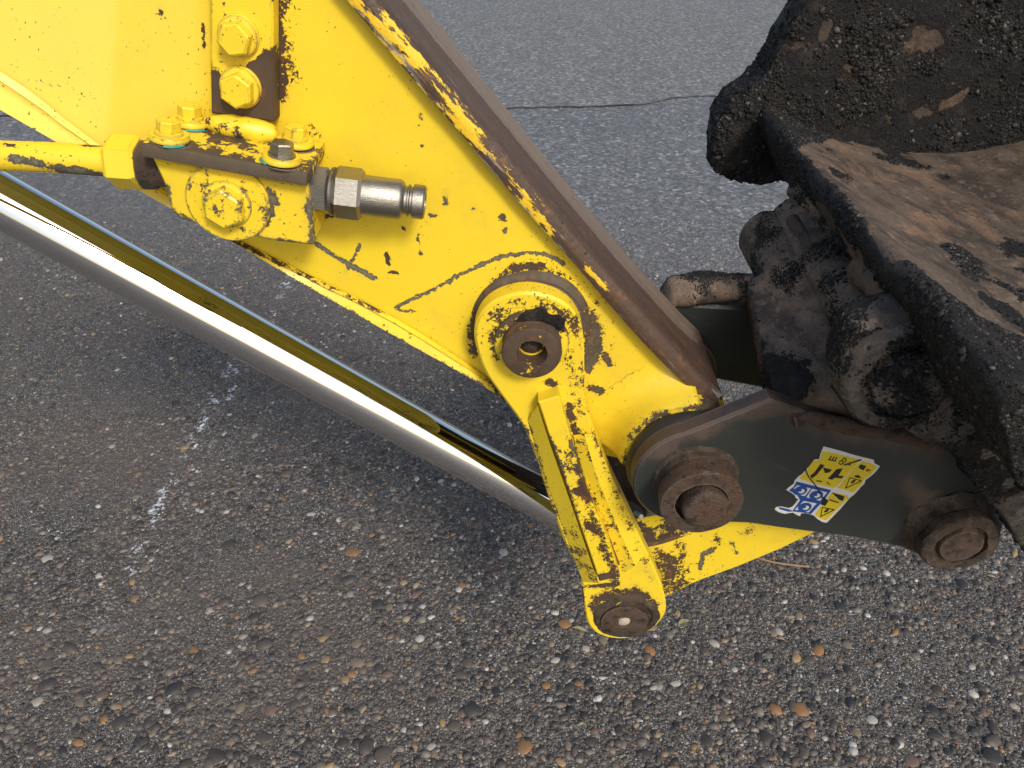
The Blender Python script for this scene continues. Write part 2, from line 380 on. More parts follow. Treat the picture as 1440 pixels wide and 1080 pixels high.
def asphalt(name, far_tone=False):
    s = NT(name)
    def cells(scale, stops):
        v = s.n('ShaderNodeTexVoronoi'); s.put(v.inputs['Vector'], s.pos); v.inputs['Scale'].default_value = scale
        sp = s.n('ShaderNodeSeparateColor'); s.put(sp.inputs[0], v.outputs['Color']); return s.ramp(sp.outputs[0], stops, 'CONSTANT'), v.outputs['Distance'], sp.outputs[1]
    st = [(0, (.040, .037, .035)), (.36, (.075, .068, .062)), (.60, (.13, .116, .102)), (.78, (.21, .195, .172)), (.92, (.25, .185, .12)), (.95, (.46, .44, .41))]
    a, da, ra = cells(230, st); b, db, rb = cells(520, st)
    c = s.mix(s.step(da, .0030 * 230 * .55, .0030 * 230 * .75), a, b)
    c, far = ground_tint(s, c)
    if far_tone:
        c = s.mix(s.math('MULTIPLY', s.step(s.noise(1.3, 5, .6, stretch=((.35, 1, 1), (0, 0, 0))), .38, .62), .45), c, (.17, .168, .155))
        c = s.mix(.25, c, (.25, .245, .22))
    # coarse light and dark aggregate that still shows from afar
    v = s.n('ShaderNodeTexVoronoi'); s.put(v.inputs['Vector'], s.pos); v.inputs['Scale'].default_value = 62
    sp = s.n('ShaderNodeSeparateColor'); s.put(sp.inputs[0], v.outputs['Color'])
    g = s.ramp(sp.outputs[0], [(0, (.55, .55, .56)), (.3, (.85, .85, .85)), (.62, (1.1, 1.1, 1.1)), (.86, (1.5, 1.48, 1.42)), (.95, (2.2, 2.15, 2.05))], 'CONSTANT')
    c = s.mix(s.math('MULTIPLY_ADD', far, .7, .15), c, s.mix(1.0, c, g, 'MULTIPLY'))
    h = s.math('ADD', s.math('MULTIPLY', s.math('SUBTRACT', .6, da), .6), s.math('ADD', s.math('MULTIPLY', s.math('SUBTRACT', .6, db), .3), s.math('MULTIPLY', s.noise(60, 4), .4)))
    return s.set(Base_Color=c, Roughness=.62, Normal=s.bump(h, .004, .9), Specular_IOR_Level=.35)
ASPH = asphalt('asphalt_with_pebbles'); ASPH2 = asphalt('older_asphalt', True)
def pebble_mat(name, obj_random=False):
    s = NT(name)
    if obj_random:
        r = s.n('ShaderNodeObjectInfo').outputs['Random']
        c = s.ramp(r, [(0, (.035, .035, .037)), (.30, (.055, .050, .046)), (.52, (.10, .085, .07)), (.66, (.20, .16, .115)), (.76, (.34, .23, .11)), (.84, (.28, .15, .06)), (.90, (.17, .11, .09)), (.94, (.38, .35, .31))], 'CONSTANT')
    else:
        c = s.n('ShaderNodeAttribute', attribute_name='tint').outputs['Color']
    c = s.mix(s.math('MULTIPLY', s.noise(420, 4, .65), .6), c, s.mix(1.0, c, (.55, .5, .46), 'MULTIPLY'))
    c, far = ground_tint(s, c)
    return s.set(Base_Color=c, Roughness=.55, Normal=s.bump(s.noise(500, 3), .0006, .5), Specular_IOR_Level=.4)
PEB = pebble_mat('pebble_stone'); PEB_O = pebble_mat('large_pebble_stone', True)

# ---------------------------------------------------------------- ground
g = 60.0
def gsheet(name, fn_edge, z, mat, y0, y1, label_kind='structure', drop=0.0):
    xs = np.concatenate([[-g], np.arange(-6, 6.01, .05), [g]]); V = []; Fc = []
    for x in xs: V += [(x, fn_edge(x), z - drop), (x, fn_edge(x) + .006, z), (x, y1, z)]
    n = len(xs)
    for i in range(n - 1):
        for k in range(2): Fc.append((3 * i + k, 3 * i + 3 + k, 3 * i + 4 + k, 3 * i + 1 + k))
    me = mesh(name, V, Fc, False); o = link(name, me, mat, None); o['kind'] = 'structure'; return o
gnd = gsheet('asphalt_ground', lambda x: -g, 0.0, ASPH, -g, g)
seam = [(-6, ground(-900, 175).y)] + [(ground(x, y).x, ground(x, y).y) for x, y in ((500, 158), (720, 153), (780, 152), (850, 150), (905, 148), (945, 139), (980, 136), (1040, 137), (1100, 134), (1440, 128))] + [(9, ground(1440, 126).y)]
sx, sy = [a for a, b in seam], [b for a, b in seam]
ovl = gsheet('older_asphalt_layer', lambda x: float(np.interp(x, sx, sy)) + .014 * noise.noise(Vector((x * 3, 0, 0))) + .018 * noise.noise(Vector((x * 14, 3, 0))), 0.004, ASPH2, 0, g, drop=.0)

V = []; Fc = []; xs = np.arange(-5, 8, .03)
for x in xs:
    e = float(np.interp(x, sx, sy)) + .014 * noise.noise(Vector((x * 3, 0, 0))) + .018 * noise.noise(Vector((x * 14, 3, 0))); w_ = .004 + .011 * noise.noise(Vector((x * 4, 9, 0)))
    V += [(x, e - max(.0005, w_), .0085), (x, e + max(.001, w_), .0085)]
for i in range(len(xs) - 1): Fc.append((2 * i, 2 * i + 2, 2 * i + 3, 2 * i + 1))
link('seam_filler', mesh('seam_filler', V, Fc, False), flat('dark_bitumen_seam', (.045, .043, .038), .9), ovl)

def dome(nr=8):
    V = [(math.cos(2 * math.pi * i / nr), math.sin(2 * math.pi * i / nr), -.15) for i in range(nr)]
    V += [(.86 * math.cos(2 * math.pi * (i + .5) / nr), .86 * math.sin(2 * math.pi * (i + .5) / nr), .55) for i in range(nr)] + [(0.05, 0, 1.0)]
    Fc = []
    for i in range(nr):
        j = (i + 1) % nr; Fc += [(i, j, nr + i), (j, nr + j, nr + i), (nr + i, nr + j, 2 * nr)]
    return np.array(V), np.array(Fc)
def scatter(n, y0, y1, rmin, med, sig, rmax):
    n0 = n; n = int(n * 1.4); ys = rng.uniform(y0, y1, n * 2); half = (ys + .75) * .72 + .55; xs = rng.uniform(-1, 1, n * 2) * half
    cl_ = .62 + .55 * np.sin(xs * 5.1 + 1.7 * np.sin(ys * 4.3)) * np.sin(ys * 6.2 + 1.3 * np.sin(xs * 3.7)); keep = rng.uniform(0, 1, n * 2) < half / half.max() * np.clip(cl_ + .25, .3, 1); xs, ys = xs[keep][:n0], ys[keep][:n0]
    r = np.clip(med * np.exp(rng.normal(0, sig, len(xs))), rmin, rmax); return xs, ys, r
parts = [scatter(52000, -.16, .95, .0016, .0034, .50, .0105), scatter(26000, .9, 2.3, .0028, .0045, .38, .010)]
X = np.concatenate([p[0] for p in parts]); Y = np.concatenate([p[1] for p in parts]); R = np.concatenate([p[2] for p in parts])
dv, df = dome(7); nP = len(X); a = rng.uniform(0, 2 * np.pi, nP); asp = rng.uniform(.5, 1, nP); hh = rng.uniform(.22, .5, nP)
jit = rng.uniform(.78, 1.15, (nP, len(dv)))
lx = dv[None, :, 0] * R[:, None] * jit; ly = dv[None, :, 1] * (R * asp)[:, None] * jit; lz = dv[None, :, 2] * (R * hh)[:, None]
VX = X[:, None] + lx * np.cos(a)[:, None] - ly * np.sin(a)[:, None]; VY = Y[:, None] + lx * np.sin(a)[:, None] + ly * np.cos(a)[:, None]
VV = np.stack([VX, VY, lz + .0002], -1).reshape(-1, 3); FF = (df[None] + (np.arange(nP) * len(dv))[:, None, None]).reshape(-1, 3)
pal = np.array([(.040, .038, .037), (.068, .063, .059), (.10, .089, .079), (.15, .127, .107), (.21, .187, .16), (.27, .21, .14), (.44, .42, .39), (.27, .155, .07), (.17, .11, .09)])
ci = rng.choice(len(pal), nP, p=[.20, .22, .19, .15, .11, .05, .035, .015, .03]); tc = pal[ci] * rng.uniform(.75, 1.25, (nP, 1))
me = bpy.data.meshes.new('pebbles'); me.vertices.add(len(VV)); me.vertices.foreach_set('co', VV.ravel().astype(np.float32))
me.loops.add(FF.size); me.loops.foreach_set('vertex_index', FF.ravel().astype(np.int32)); me.polygons.add(len(FF))
me.polygons.foreach_set('loop_start', np.arange(0, FF.size, 3, dtype=np.int32)); me.update(calc_edges=True)
ca = me.attributes.new('tint', 'FLOAT_COLOR', 'POINT'); cc = np.ones((nP, len(dv), 4), np.float32); cc[:, :, :3] = tc[:, None]; ca.data.foreach_set('color', cc.ravel())
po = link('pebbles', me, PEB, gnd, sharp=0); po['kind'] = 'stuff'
bigs = []
for k in range(6):
    V, Fq = dome(11); V = V * rng.uniform(.86, 1.12, (len(V), 1)); m2 = mesh('pebble', V.tolist(), Fq.tolist(), False); m2.materials.append(PEB_O); m2.shade_smooth(); bigs.append(m2)
cnt = 0
while cnt < 290:
    px, py = random.uniform(-20, 1460), random.uniform(520, 1090)
    if random.random() > ((py - 400) / 690) ** 1.3: continue
    p = ground(px, py); r = min(.018, .0088 * math.exp(abs(random.gauss(0, .34))))
    o = bpy.data.objects.new('pebble', bigs[cnt % 6]); COL.objects.link(o); o.parent = gnd
    o.location = (p.x, p.y, .0003); o.rotation_euler = (random.uniform(-.12, .12), random.uniform(-.12, .12), random.uniform(0, 6.28)); o.scale = (r, r * random.uniform(.55, .95), r * random.uniform(.28, .5)); cnt += 1

# ---------------------------------------------------------------- excavator arm (stick)
STICK_W = 0.13
arm = empty('excavator_arm', at(500, 300, .06), 'chipped yellow steel excavator arm running diagonally down from the upper left', 'excavator arm')
def XZ(x, y, Y): q = at(x, y, Y); return Vector((q.x, q.z))
YN = -0.016
top_px = [(150, -455), (330, -240), (528, -4), (572, 49), (670, 167), (768, 284), (875, 409), (975, 517), (1004, 545), (1016, 556)]
top2 = resample(catmull([XZ(x, y, YN) for x, y in top_px], 5), .008, False)
TOP_ANG = math.atan2((top2[-10] - top2[40]).y, (top2[-10] - top2[40]).x)
feats = [  # scratches and chips on the near side plate
    ([(556, 432), (604, 410), (648, 386), (700, 362), (742, 355), (765, 357), (792, 369)], 3.4, .62, .1),
    ([(430, 331), (452, 348), (480, 366), (526, 391)], 4.5, .6, .1), ([(506, 345), (497, 365), (487, 381)], 3.2, .6, .15), ([(431, 322), (446, 308), (468, 302)], 4, .6, .8),
    ([(543, 356), (546, 372)], 3.5, .75, 1), ([(547, 382), (558, 384)], 3, .7, 1), ([(556, 436), (585, 437)], 2.4, .55, .2),
    ([(392, -10), (394, 70), (398, 140)], 14, .42, 1), ([(405, 10), (412, 110)], 20, .30, 1), ([(388, -5), (391, 135)], 9, .62, 1), ([(425, 30), (430, 100)], 12, .16, 1),
    ([(906, 548), (916, 532), (938, 520), (942, 524), (925, 545), (906, 551)], 2.6, .6, .1), ([(938, 538), (942, 541)], 5, .5, .4),
    ([(835, 393), (842, 402)], 6, .5, .2), ([(836, 425), (841, 428)], 5, .4, .3), ([(625, 268), (627, 288)], 5, .42, 0), ([(607, 302), (612, 304)], 5, .5, .4), ([(705, 304), (708, 308)], 5, .55, .7), ([(709, 325), (712, 322)], 5, .5, .1), ([(588, 330), (589, 344)], 3, .5, .5), ([(590, 352), (593, 360)], 4, .42, .2), ([(666, 293), (668, 294)], 4, .5, 0),
    ([(590, 162), (592, 166)], 4, .5, .7), ([(592, 205), (593, 206)], 3, .5, .4), ([(541, 270), (542, 272)], 3, .6, .7), ([(566, 320), (568, 322)], 5, .45, .8),
    ([(826, 440), (838, 470), (835, 500)], 16, .5, .6), ([(824, 455), (828, 520)], 9, .55, .6), ([(850, 500), (858, 512)], 7, .5, .7), ([(830, 545), (845, 550)], 7, .55, .8),
    ([(690, 420), (700, 395), (725, 378), (760, 375), (790, 388), (808, 410), (818, 440)], 11, .40, .8), ([(668, 470), (672, 440), (690, 412)], 8, .42, .7),
    ([(662, 460), (668, 500)], 10, .4, .5), ([(720, 376), (765, 374)], 8, .5, 1),
    ([(985, 535), (1000, 548), (1015, 552)], 16, .55, 1), ([(960, 555), (1010, 560)], 7, .3, .6), ([(870, 640), (885, 625)], 14, .3, .5), ([(905, 560), (880, 575), (862, 600), (845, 630)], 10, .26, .3), ([(866, 590), (870, 600)], 6, .45, .1), ([(880, 580), (886, 584)], 5, .45, .1),
    ([(840, 540), (900, 590), (950, 560)], 45, .17, .5), ([(835, 420), (850, 500), (880, 540)], 55, .17, .6), ([(700, 380), (640, 430)], 40, .08, .5), ([(225, 10), (227, 20)], 4, .55, 1), ([(285, 35), (287, 65)], 4, .5, 1), ([(67, 120)], 5, .4, .2), ([(226, 98)], 5, .5, 0), ([(140, 60), (172, 80)], 8, .2, .2),
    ([(440, 180), (450, 200)], 14, .3, .7), ([(930, 505), (955, 528)], 8, .3, .5),
]
wf = wear_fn(feats)
dense = []
for pts, r, s_, t_ in feats:
    pp = [XZ(x, y, 0) for x, y in pts]
    for q in resample(pp, .0025, False) if len(pp) > 1 else pp:
        for k in range(3): dense.append((q.x + random.gauss(0, .0025), q.y + random.gauss(0, .0025)))
side_px = [(-300, -18), (0, 153), (300, 324), (560, 475), (700, 555), (735, 577), (830, 636), (876, 646), (905, 640), (985, 640), (1030, 600), (1016, 560), (985, 530), (861, 405), (765, 297), (684, 200), (494, -6), (150, -380)]
sidep = plate('side_plate', side_px, 0.0, 0.016, YEL_SIDE, arm, grid=.0055, bev=.001, wear=wf, extra=np.array(dense))
q = proj(coords(sidep.data)); attr(sidep.data, 'sky_sheen', np.clip((300 - q[:, 0]) / 30, 0, 1) * .35 + np.clip((170 - q[:, 0] - .06 * q[:, 1]) / 12, 0, 1) * .35)  # painted sky sheen, in two steps towards the left
plate('far_side_plate', side_px, STICK_W - .016, STICK_W, YEL, arm, bev=.001, pY=0.0)

# top plate: worn slab with an overhanging lip
n = len(top2); V = []; Fc = []; TH = .021; yy = [YN + .003, YN + .012] + list(np.linspace(YN + .022, STICK_W - .004, 14)) + [STICK_W]
yy0 = YN; ring = []
nor = []
for i in range(n):
    t = (top2[min(i + 1, n - 1)] - top2[max(i - 1, 0)]).normalized(); nor.append(Vector((-t.y, t.x)) * (1 if -t.y + t.x > 0 else -1))
cols = [('in', YN), ('mid', YN), ('lip', YN)] + [('out', y) for y in yy] + [('in', STICK_W)]
for i in range(n):
    w1 = 1 + .12 * noise.noise(Vector((i * .06, 4, 0)))
    for k, y in cols:
        d = {'in': TH * w1, 'mid': TH * .5, 'lip': .003, 'out': 0}[k]
        p = top2[i] - nor[i] * d; yq = y + (.0015 * noise.noise(Vector((p.x * 40, p.y * 40, 1))) if y == YN else 0)
        V.append((p.x, yq - (.003 if k == 'mid' else 0), p.y))
nc = len(cols)
for i in range(n - 1):
    for k in range(nc):
        j = (k + 1) % nc; Fc.append((i * nc + k, i * nc + j, (i + 1) * nc + j, (i + 1) * nc + k))
Fc += [tuple(range(nc)), tuple(range((n - 1) * nc, n * nc))]
me = mesh('top_plate', V, Fc); C = coords(me); q = proj(C)
attr(me, 'lip', np.clip((.004 - (C[:, 1] - YN)) / .012 + .6, 0, 1))
du = np.clip((C[:, 1] - .05) / .03, 0, 1) * (C[:, 1] > YN + .02); attr(me, 'dust', (.0 + 1.0 * du) * np.clip((1010 - q[:, 0]) / 60, 0, 1))
attr(me, 'paint', -.10 - .2 * np.clip((q[:, 0] - 700) / 300, 0, 1) - np.clip((C[:, 1] - .02) / .05, 0, 1) * .22)
link('top_plate', me, topface_mat(), arm, sharp=50)

# bottom flange
inn = [(-300, -72), (0, 98), (115, 183), (210, 250), (320, 326), (430, 382), (560, 448), (690, 532), (742, 578)]; out = [(-300, -18), (0, 153), (110, 216), (210, 275), (315, 332), (430, 400), (560, 474), (690, 548), (740, 590)]
A = resample(catmull([XZ(x, y, 0) for x, y in inn], 4), .02, False); B = catmull([XZ(x, y, -.008) for x, y in out], 4)
Bn = []
Lb = [0]
for i in range(1, len(B)): Lb.append(Lb[-1] + (B[i] - B[i - 1]).length)
for i in range(len(A)):
    s_ = Lb[-1] * i / (len(A) - 1); k = max(j for j in range(len(Lb)) if Lb[j] <= s_ + 1e-9); k = min(k, len(B) - 2)
    Bn.append(B[k].lerp(B[k + 1], (s_ - Lb[k]) / max(1e-9, Lb[k + 1] - Lb[k])))
V = []; Fc = []; sub = 7
for a_, b_ in zip(A, Bn):
    for k in range(sub):
        t = k / (sub - 1); p = a_.lerp(b_, t); bulge = .006 * math.exp(-((t - .12) / .12) ** 2) * (1 + .4 * noise.noise(Vector((p.x * 60, p.y * 60, 0))))
        V.append((p.x, -.0006 - .009 * t ** .7 - bulge, p.y))
    V += [(b_.x, -.004, b_.y - .003), (b_.x, STICK_W + .16, b_.y - .003)]  # unseen underside widened past the arm for its reflection in the rod
nc = sub + 2
for i in range(len(A) - 1):
    for k in range(nc - 1): Fc.append((i * nc + k, i * nc + k + 1, (i + 1) * nc + k + 1, (i + 1) * nc + k))
me = mesh('bottom_flange', V, Fc)
wfl = wear_fn([([(320, 333), (430, 388), (540, 440)], 6, .42, 1), ([(400, 372), (470, 400), (545, 436)], 8, .36, 1), ([(300, 330), (440, 410), (560, 478), (700, 556)], 6, .38, .4), ([(690, 530), (735, 580)], 16, .42, .8), ([(540, 462), (555, 460)], 8, .45, 1)])
put_wear(me, wfl); q = proj(coords(me)); attr(me, 'sky_sheen', np.clip((200 - q[:, 0]) / 60, 0, 1) * .8)  # painted sky sheen on the flange's left end
link('bottom_flange', me, YEL_SIDE, arm, sharp=60)

# pin boss under the rocker link and hub at the arm's tip
PIN = at(748, 498, -.060); YDIR = Vector((0, -1, 0))
def along(pt, Y): return Vector((pt.x, Y, pt.z))
k = mpp(743, 478, -.036)
boss = lathe('pin_boss', [(-.002, .0705), (.004, .0665), (.006, .061), (.010, .0605), (.0115, .058)], along(PIN, 0), YDIR, YEL_CHIP, arm, n=96, rough=.0007, wear=lambda c: (np.full(len(c), .24) + .25 * np.clip((c[:, 2] - PIN.z) / .06, 0, 1), np.full(len(c), .8)))
BPIN = at(987, 709, -.121)
hub = lathe('tip_hub', [(-.001, .128), (.0008, .118), (.003, .108), (.008, .099), (.016, .092), (.028, .086), (.038, .083), (.0425, .080), (.0435, .06)], along(BPIN, 0), YDIR, YEL_CHIP, arm, n=96, rough=.0008, wear=lambda c: (np.clip((-c[:, 1] - .026) / .02, 0, 1) * .22 + np.clip((proj(c)[:, 0] - 975) / 30, 0, 1) * .6 - .06, np.full(len(c), .8)))
hp = [XZ(x, y, 0) for x, y in side_px]
if area(hp) < 0: hp.reverse()
hp = offset(hp, .004)
for v_ in hub.data.vertices:
    dx_, dz_ = v_.co.x - BPIN.x, v_.co.z - BPIN.z; rr_ = math.hypot(dx_, dz_)
    if rr_ > .06 and (dx_ > 0 or dz_ < -.015 or not inside(hp, np.array([[v_.co.x, v_.co.z]]))[0]):
        lim = .078 if dz_ > -.015 else .066
        while dx_ > -.02 and lim > .03 and not inside(hp, np.array([[BPIN.x + dx_ / rr_ * lim, BPIN.z + dz_ / rr_ * lim]]))[0] and dz_ > 0: lim -= .004
        if rr_ > lim: v_.co.x = BPIN.x + dx_ / rr_ * lim; v_.co.z = BPIN.z + dz_ / rr_ * lim
hub.data.update()
lathe('seal_ring', [(.0436, .075), (.0436, .074), (.047, .0775), (.052, .0775), (.0585, .073), (.0585, .07)], along(BPIN, 0), YDIR, RUBBER, arm, n=72, rough=.0006)
lathe('far_hub', [(0, .07), (.010, .065), (.010, .04)], along(BPIN, STICK_W), (0, 1, 0), DARKST, arm, n=48)  # shade of the gap put into this hub's dark colour
obox('end_plate', at(876, 646, .016) + Vector((0, 0, 0)), (0.06, 0, -.01), (0, STICK_W - .034, 0), (-.01, 0, -.012), DARKST, arm)

# hydraulic bracket on the side plate
FL, FR = at(198, 201, -.085), at(432, 244, -.085); ub = (FR - FL).normalized(); nb = Vector((-ub.z, 0, ub.x)); LB = (FR - FL).length
wb = wear_fn([([(205, 205), (430, 246)], 14, .32, 1), ([(225, 200), (290, 170), (262, 155)], 20, .30, .2), ([(380, 190), (440, 215)], 22, .22, .4), ([(295, 200), (345, 205)], 30, -.1, 0)])
brk = obox('bracket_plate', FL, ub * LB, (0, .082, 0), -nb * .0125, YEL_TOP, arm, bev=.0016, wear=lambda c: (np.where(c[:, 1] < -.0845, .34, np.where(c[:, 1] < -.08, .10, -.02)), np.full(len(c), .8)))
bar = plate('mounting_bar', [(293, -140), (383, -140), (384, 60), (386, 172), (297, 160), (295, 60)], -.022, -.001, YEL_BAR, arm, grid=.006, bev=.002,
            wear=wear_fn([([(300, 95), (372, 90), (378, 150), (300, 150), (340, 120)], 24, .55, 1), ([(318, 88), (362, 86)], 14, .6, 1), ([(310, 30), (320, 18)], 9, .38, .3), ([(365, 58), (378, 62)], 9, .45, .2), ([(383, -20), (385, 150)], 5, .3, 1), ([(315, 15), (345, 10)], 30, -.25, 0), ([(320, 75), (370, 30)], 24, -.2, .3)]))
def bolt(nm, org, axis, rw, hw, rh, hh_, mw, mh, parent, phase=.3, hollow=True):
    w_ = lathe('washer', [(0, rw), (hw * .7, rw), (hw, rw * .95), (hw, rh * .5)], org, axis, mw, parent, n=40)
    a_ = Vector(axis).normalized(); o2 = Vector(org) + a_ * hw
    if hollow: lathe('washer_flange', [(0, rh * 1.18), (hh_ * .16, rh * 1.16), (hh_ * .24, rh * .9)], o2 + a_ * .0001, axis, mh, parent, n=32)
    b = hexn('bolt_head', o2 + a_ * hh_ * .18, axis, rh, hh_, mh, parent, phase=phase)
    return b
for (x, y), ph in (((336, 50), .1), ((339, 122), .35)):
    bolt('bolt', at(x, y, -.0221), YDIR, mpp(x, y, -.022) * 29, .0035, mpp(x, y, -.022) * 23.5, .013, YEL_BOLT, YEL_BOLT, bar, ph)
for u_, dy in ((.13, .016), (.15, .062), (.82, .014), (.83, .060)):
    o_ = FL + ub * LB * u_ + Vector((0, dy, 0)) + nb * .0001
    lathe('washer_grime', [(0, .0172), (.0008, .0166), (.001, .012)], o_ + ub * .0022 - Vector((0, .001, 0)), nb, DARKST, brk, n=24, rough=.0012)
    tube('sealant_smear', [o_ + ub * .0178 * math.cos(t_) - Vector((0, .0178 * math.sin(t_), 0)) + nb * .0012 for t_ in np.linspace(.5 if u_ < .5 else 2.2, 1.5 if u_ < .5 else 3.0, 8)], .0011, TEAL, brk, n=6, lump=.0005)
    bolt('bolt', o_ + nb * .002, nb, .0172, .0046, .0104, .0105, YEL_BOLT, YEL_BOLT if not (u_ > .5 and dy < .05) else ZINC, brk, u_ * 5)
wp = [at(x, y, Y) for x, y, Y in ((290, 164, -.024), (302, 168, -.026), (325, 173, -.027), (350, 178, -.027), (375, 182, -.026), (389, 184, -.024))]
wp = [p_ - nb * .0045 + Vector((0, .003, 0)) for p_ in catmull(wp, 5)]; tube('weld_bead', wp, .0105, YEL_TOP, arm, n=16, lump=.0020, taper=lambda t: .25 + .85 * math.sin(math.pi * min(1, max(0, t))) ** .6, wear=lambda c: (np.full(len(c), -.12), np.full(len(c), .7)))
blk = plate('valve_block', [(214, 222), (432, 262), (438, 300), (440, 345), (390, 340), (300, 321), (252, 308), (240, 296), (232, 262)], -.070, -.010, YEL, arm, grid=.006, bev=.002,
            wear=wear_fn([([(233, 262), (243, 300), (262, 310)], 11, .44, .1), ([(262, 310), (330, 325), (440, 346)], 7, .34, .4), ([(432, 275), (436, 345)], 9, .36, .1), ([(375, 262), (386, 285), (372, 315), (350, 328)], 8, .55, .3)]))
o_ = at(322, 283, -.0701); kk = mpp(322, 283, -.07)
lathe('large_washer', [(0, kk * 58), (.0035, kk * 58), (.005, kk * 56), (.0052, kk * 20)], o_, YDIR, YEL_GREY, blk, n=64)
lathe('bolt_collar', [(0, kk * 34), (.003, kk * 33.5), (.004, kk * 30)], o_ + YDIR * .005, YDIR, YEL_GREY, blk, n=40)
hexn('bolt_head', o_ + YDIR * .0085, YDIR, kk * 29, .013, YEL_GREY, blk, phase=.4)
# coupling and pipe
c0, c1 = at(428, 264, -.045), at(598, 285, -.045); ax = (c1 - c0).normalized(); LC = (c1 - c0).length; kc = mpp(510, 270, -.045); r_ = lambda v: v * kc
cpl = hexn('coupling_nut', c0 + ax * LC * .06, ax, r_(33.5), LC * .155, ZINC, arm, phase=.5, both=True)
lathe('coupling_flange', [(0, r_(33)), (LC * .05, r_(33)), (LC * .058, r_(30))], c0, ax, ZINC, arm, n=48)
lathe('coupling_ring', [(0, r_(30)), (.001, r_(33)), (LC * .03, r_(33.5)), (LC * .035, r_(30))], c0 + ax * LC * .215, ax, ZINC, arm, n=48)
hexn('coupling_hexagon', c0 + ax * LC * .25, ax, r_(36), LC * .235, ZINC, arm, phase=.1, both=True)
lathe('coupling_body', [(LC * .47, r_(26)), (LC * .485, r_(28)), (LC * .79, r_(28)), (LC * .815, r_(25)), (LC * .83, r_(20)), (LC * .85, r_(20)), (LC * .858, r_(22.5)), (LC * .868, r_(22.5)), (LC * .876, r_(20)), (LC * .892, r_(20)), (LC * .90, r_(24)), (LC * .985, r_(24)), (LC * 1.0, r_(22)), (LC * 1.0, r_(14)), (LC * .9, r_(13))], c0, ax, ZINC, arm, n=56)
p0, p1 = at(-140, 212, -.050), at(196, 231, -.047); pa = (p1 - p0).normalized(); kp = mpp(100, 222, -.05)
pipe = tube('hydraulic_pipe', catmull([p0, at(0, 219, -.05), at(80, 222, -.05), at(160, 228, -.048)], 6), kp * 21, YEL, arm, n=28, wear=wear_fn([([(10, 222), (40, 226), (80, 236), (130, 245)], 9, .45, .1), ([(110, 205), (150, 204)], 4, .5, 1), ([(5, 203), (20, 205)], 4, .45, 1), ([(90, 243), (155, 248)], 6, .5, .1)]))
hexn('pipe_nut', at(157, 227, -.047), pa, kp * 38, (at(200, 231, -.047) - at(157, 227, -.047)).length, YEL, pipe, phase=.25, both=True)
lathe('pipe_seal', [(0, kp * 30), (.002, kp * 34), (.012, kp * 33), (.016, kp * 29), (.030, kp * 29)], at(200, 232, -.047), pa, DARKST, pipe, n=40)

# ---------------------------------------------------------------- rocker link (near) with its pins
LOW = at(880, 866, -.036)
rock = empty('rocker_link', along(LOW, -.02), 'yellow chipped rocker link with a raised rib, hanging from the pin with a round hole', 'link')
link_px = [(667, 476), (672, 448), (688, 428), (712, 416), (742, 411), (775, 417), (800, 431), (816, 454), (821, 480), (822, 520), (823, 560), (836, 608), (852, 652), (880, 712), (902, 760), (921, 800), (934, 835), (936, 862), (920, 884), (898, 895), (870, 899), (842, 893), (826, 876), (819, 840), (815, 805), (794, 764), (768, 690), (752, 640), (734, 598), (704, 556), (680, 520)]
wl = wear_fn([([(690, 445), (720, 428), (760, 424), (795, 440), (812, 465)], 15, .36, .9), ([(705, 455), (745, 440), (790, 460), (800, 500)], 13, .32, .8), ([(780, 480), (806, 520), (812, 560)], 20, .24, .8), ([(800, 575), (830, 640)], 18, .26, .9), ([(770, 470), (790, 520), (800, 560)], 26, .16, .8), ([(730, 425), (770, 428), (800, 450)], 12, .34, .9), ([(700, 500), (690, 470), (705, 440)], 12, .36, 1), ([(772, 537), (776, 540)], 8, .55, 1), ([(812, 460), (822, 550)], 6, .3, .5),
              ([(820, 580), (850, 660), (880, 730), (905, 790)], 14, .26, 1), ([(800, 570), (815, 640), (838, 710), (868, 790)], 8, .5, 1), ([(835, 620), (842, 640)], 9, .3, 1), ([(840, 850), (860, 838), (890, 835), (915, 850)], 16, .5, .9), ([(818, 825), (870, 822)], 4, .5, .9), ([(815, 810), (822, 880)], 5, .42, .8), ([(735, 590), (770, 690), (812, 800)], 6, .32, .4), ([(900, 890), (934, 850)], 10, .25, .3), ([(880, 740), (915, 810)], 8, .35, .6), ([(835, 800), (866, 815)], 9, .42, .9), ([(780, 600), (800, 700)], 5, .25, .4)])
plate('link_body', link_px, -.036, -.0125, YEL_SIDE, rock, grid=.0042, bev=.003, wear=wl, curve=4)
ribL = [(757, 566), (776, 624), (802, 698), (830, 779), (843, 818)]; ribR = [(786, 557), (801, 610), (821, 681), (852, 751), (872, 812)]
plate('rib', ribL + ribR[::-1], -.056, -.034, YEL_SIDE, rock, grid=.0042, bev=.0015, wear=wear_fn([([(806, 626), (818, 650)], 9, .6, .3), ([(800, 640), (806, 660)], 12, .40, .6), ([(815, 660), (822, 690)], 10, .5, 1), ([(812, 690), (838, 705)], 8, .55, 1), ([(830, 740), (845, 750)], 10, .55, 1), ([(845, 770), (866, 810)], 10, .42, 1), ([(770, 580), (785, 610)], 12, -.2, 0), ([(845, 812), (870, 812)], 10, .5, .8), ([(775, 615), (792, 668), (812, 720)], 5, .42, .1), ([(790, 630), (815, 690), (845, 770), (862, 812)], 30, .22, 1), ([(806, 640), (830, 720), (860, 790)], 8, .36, 1)]))
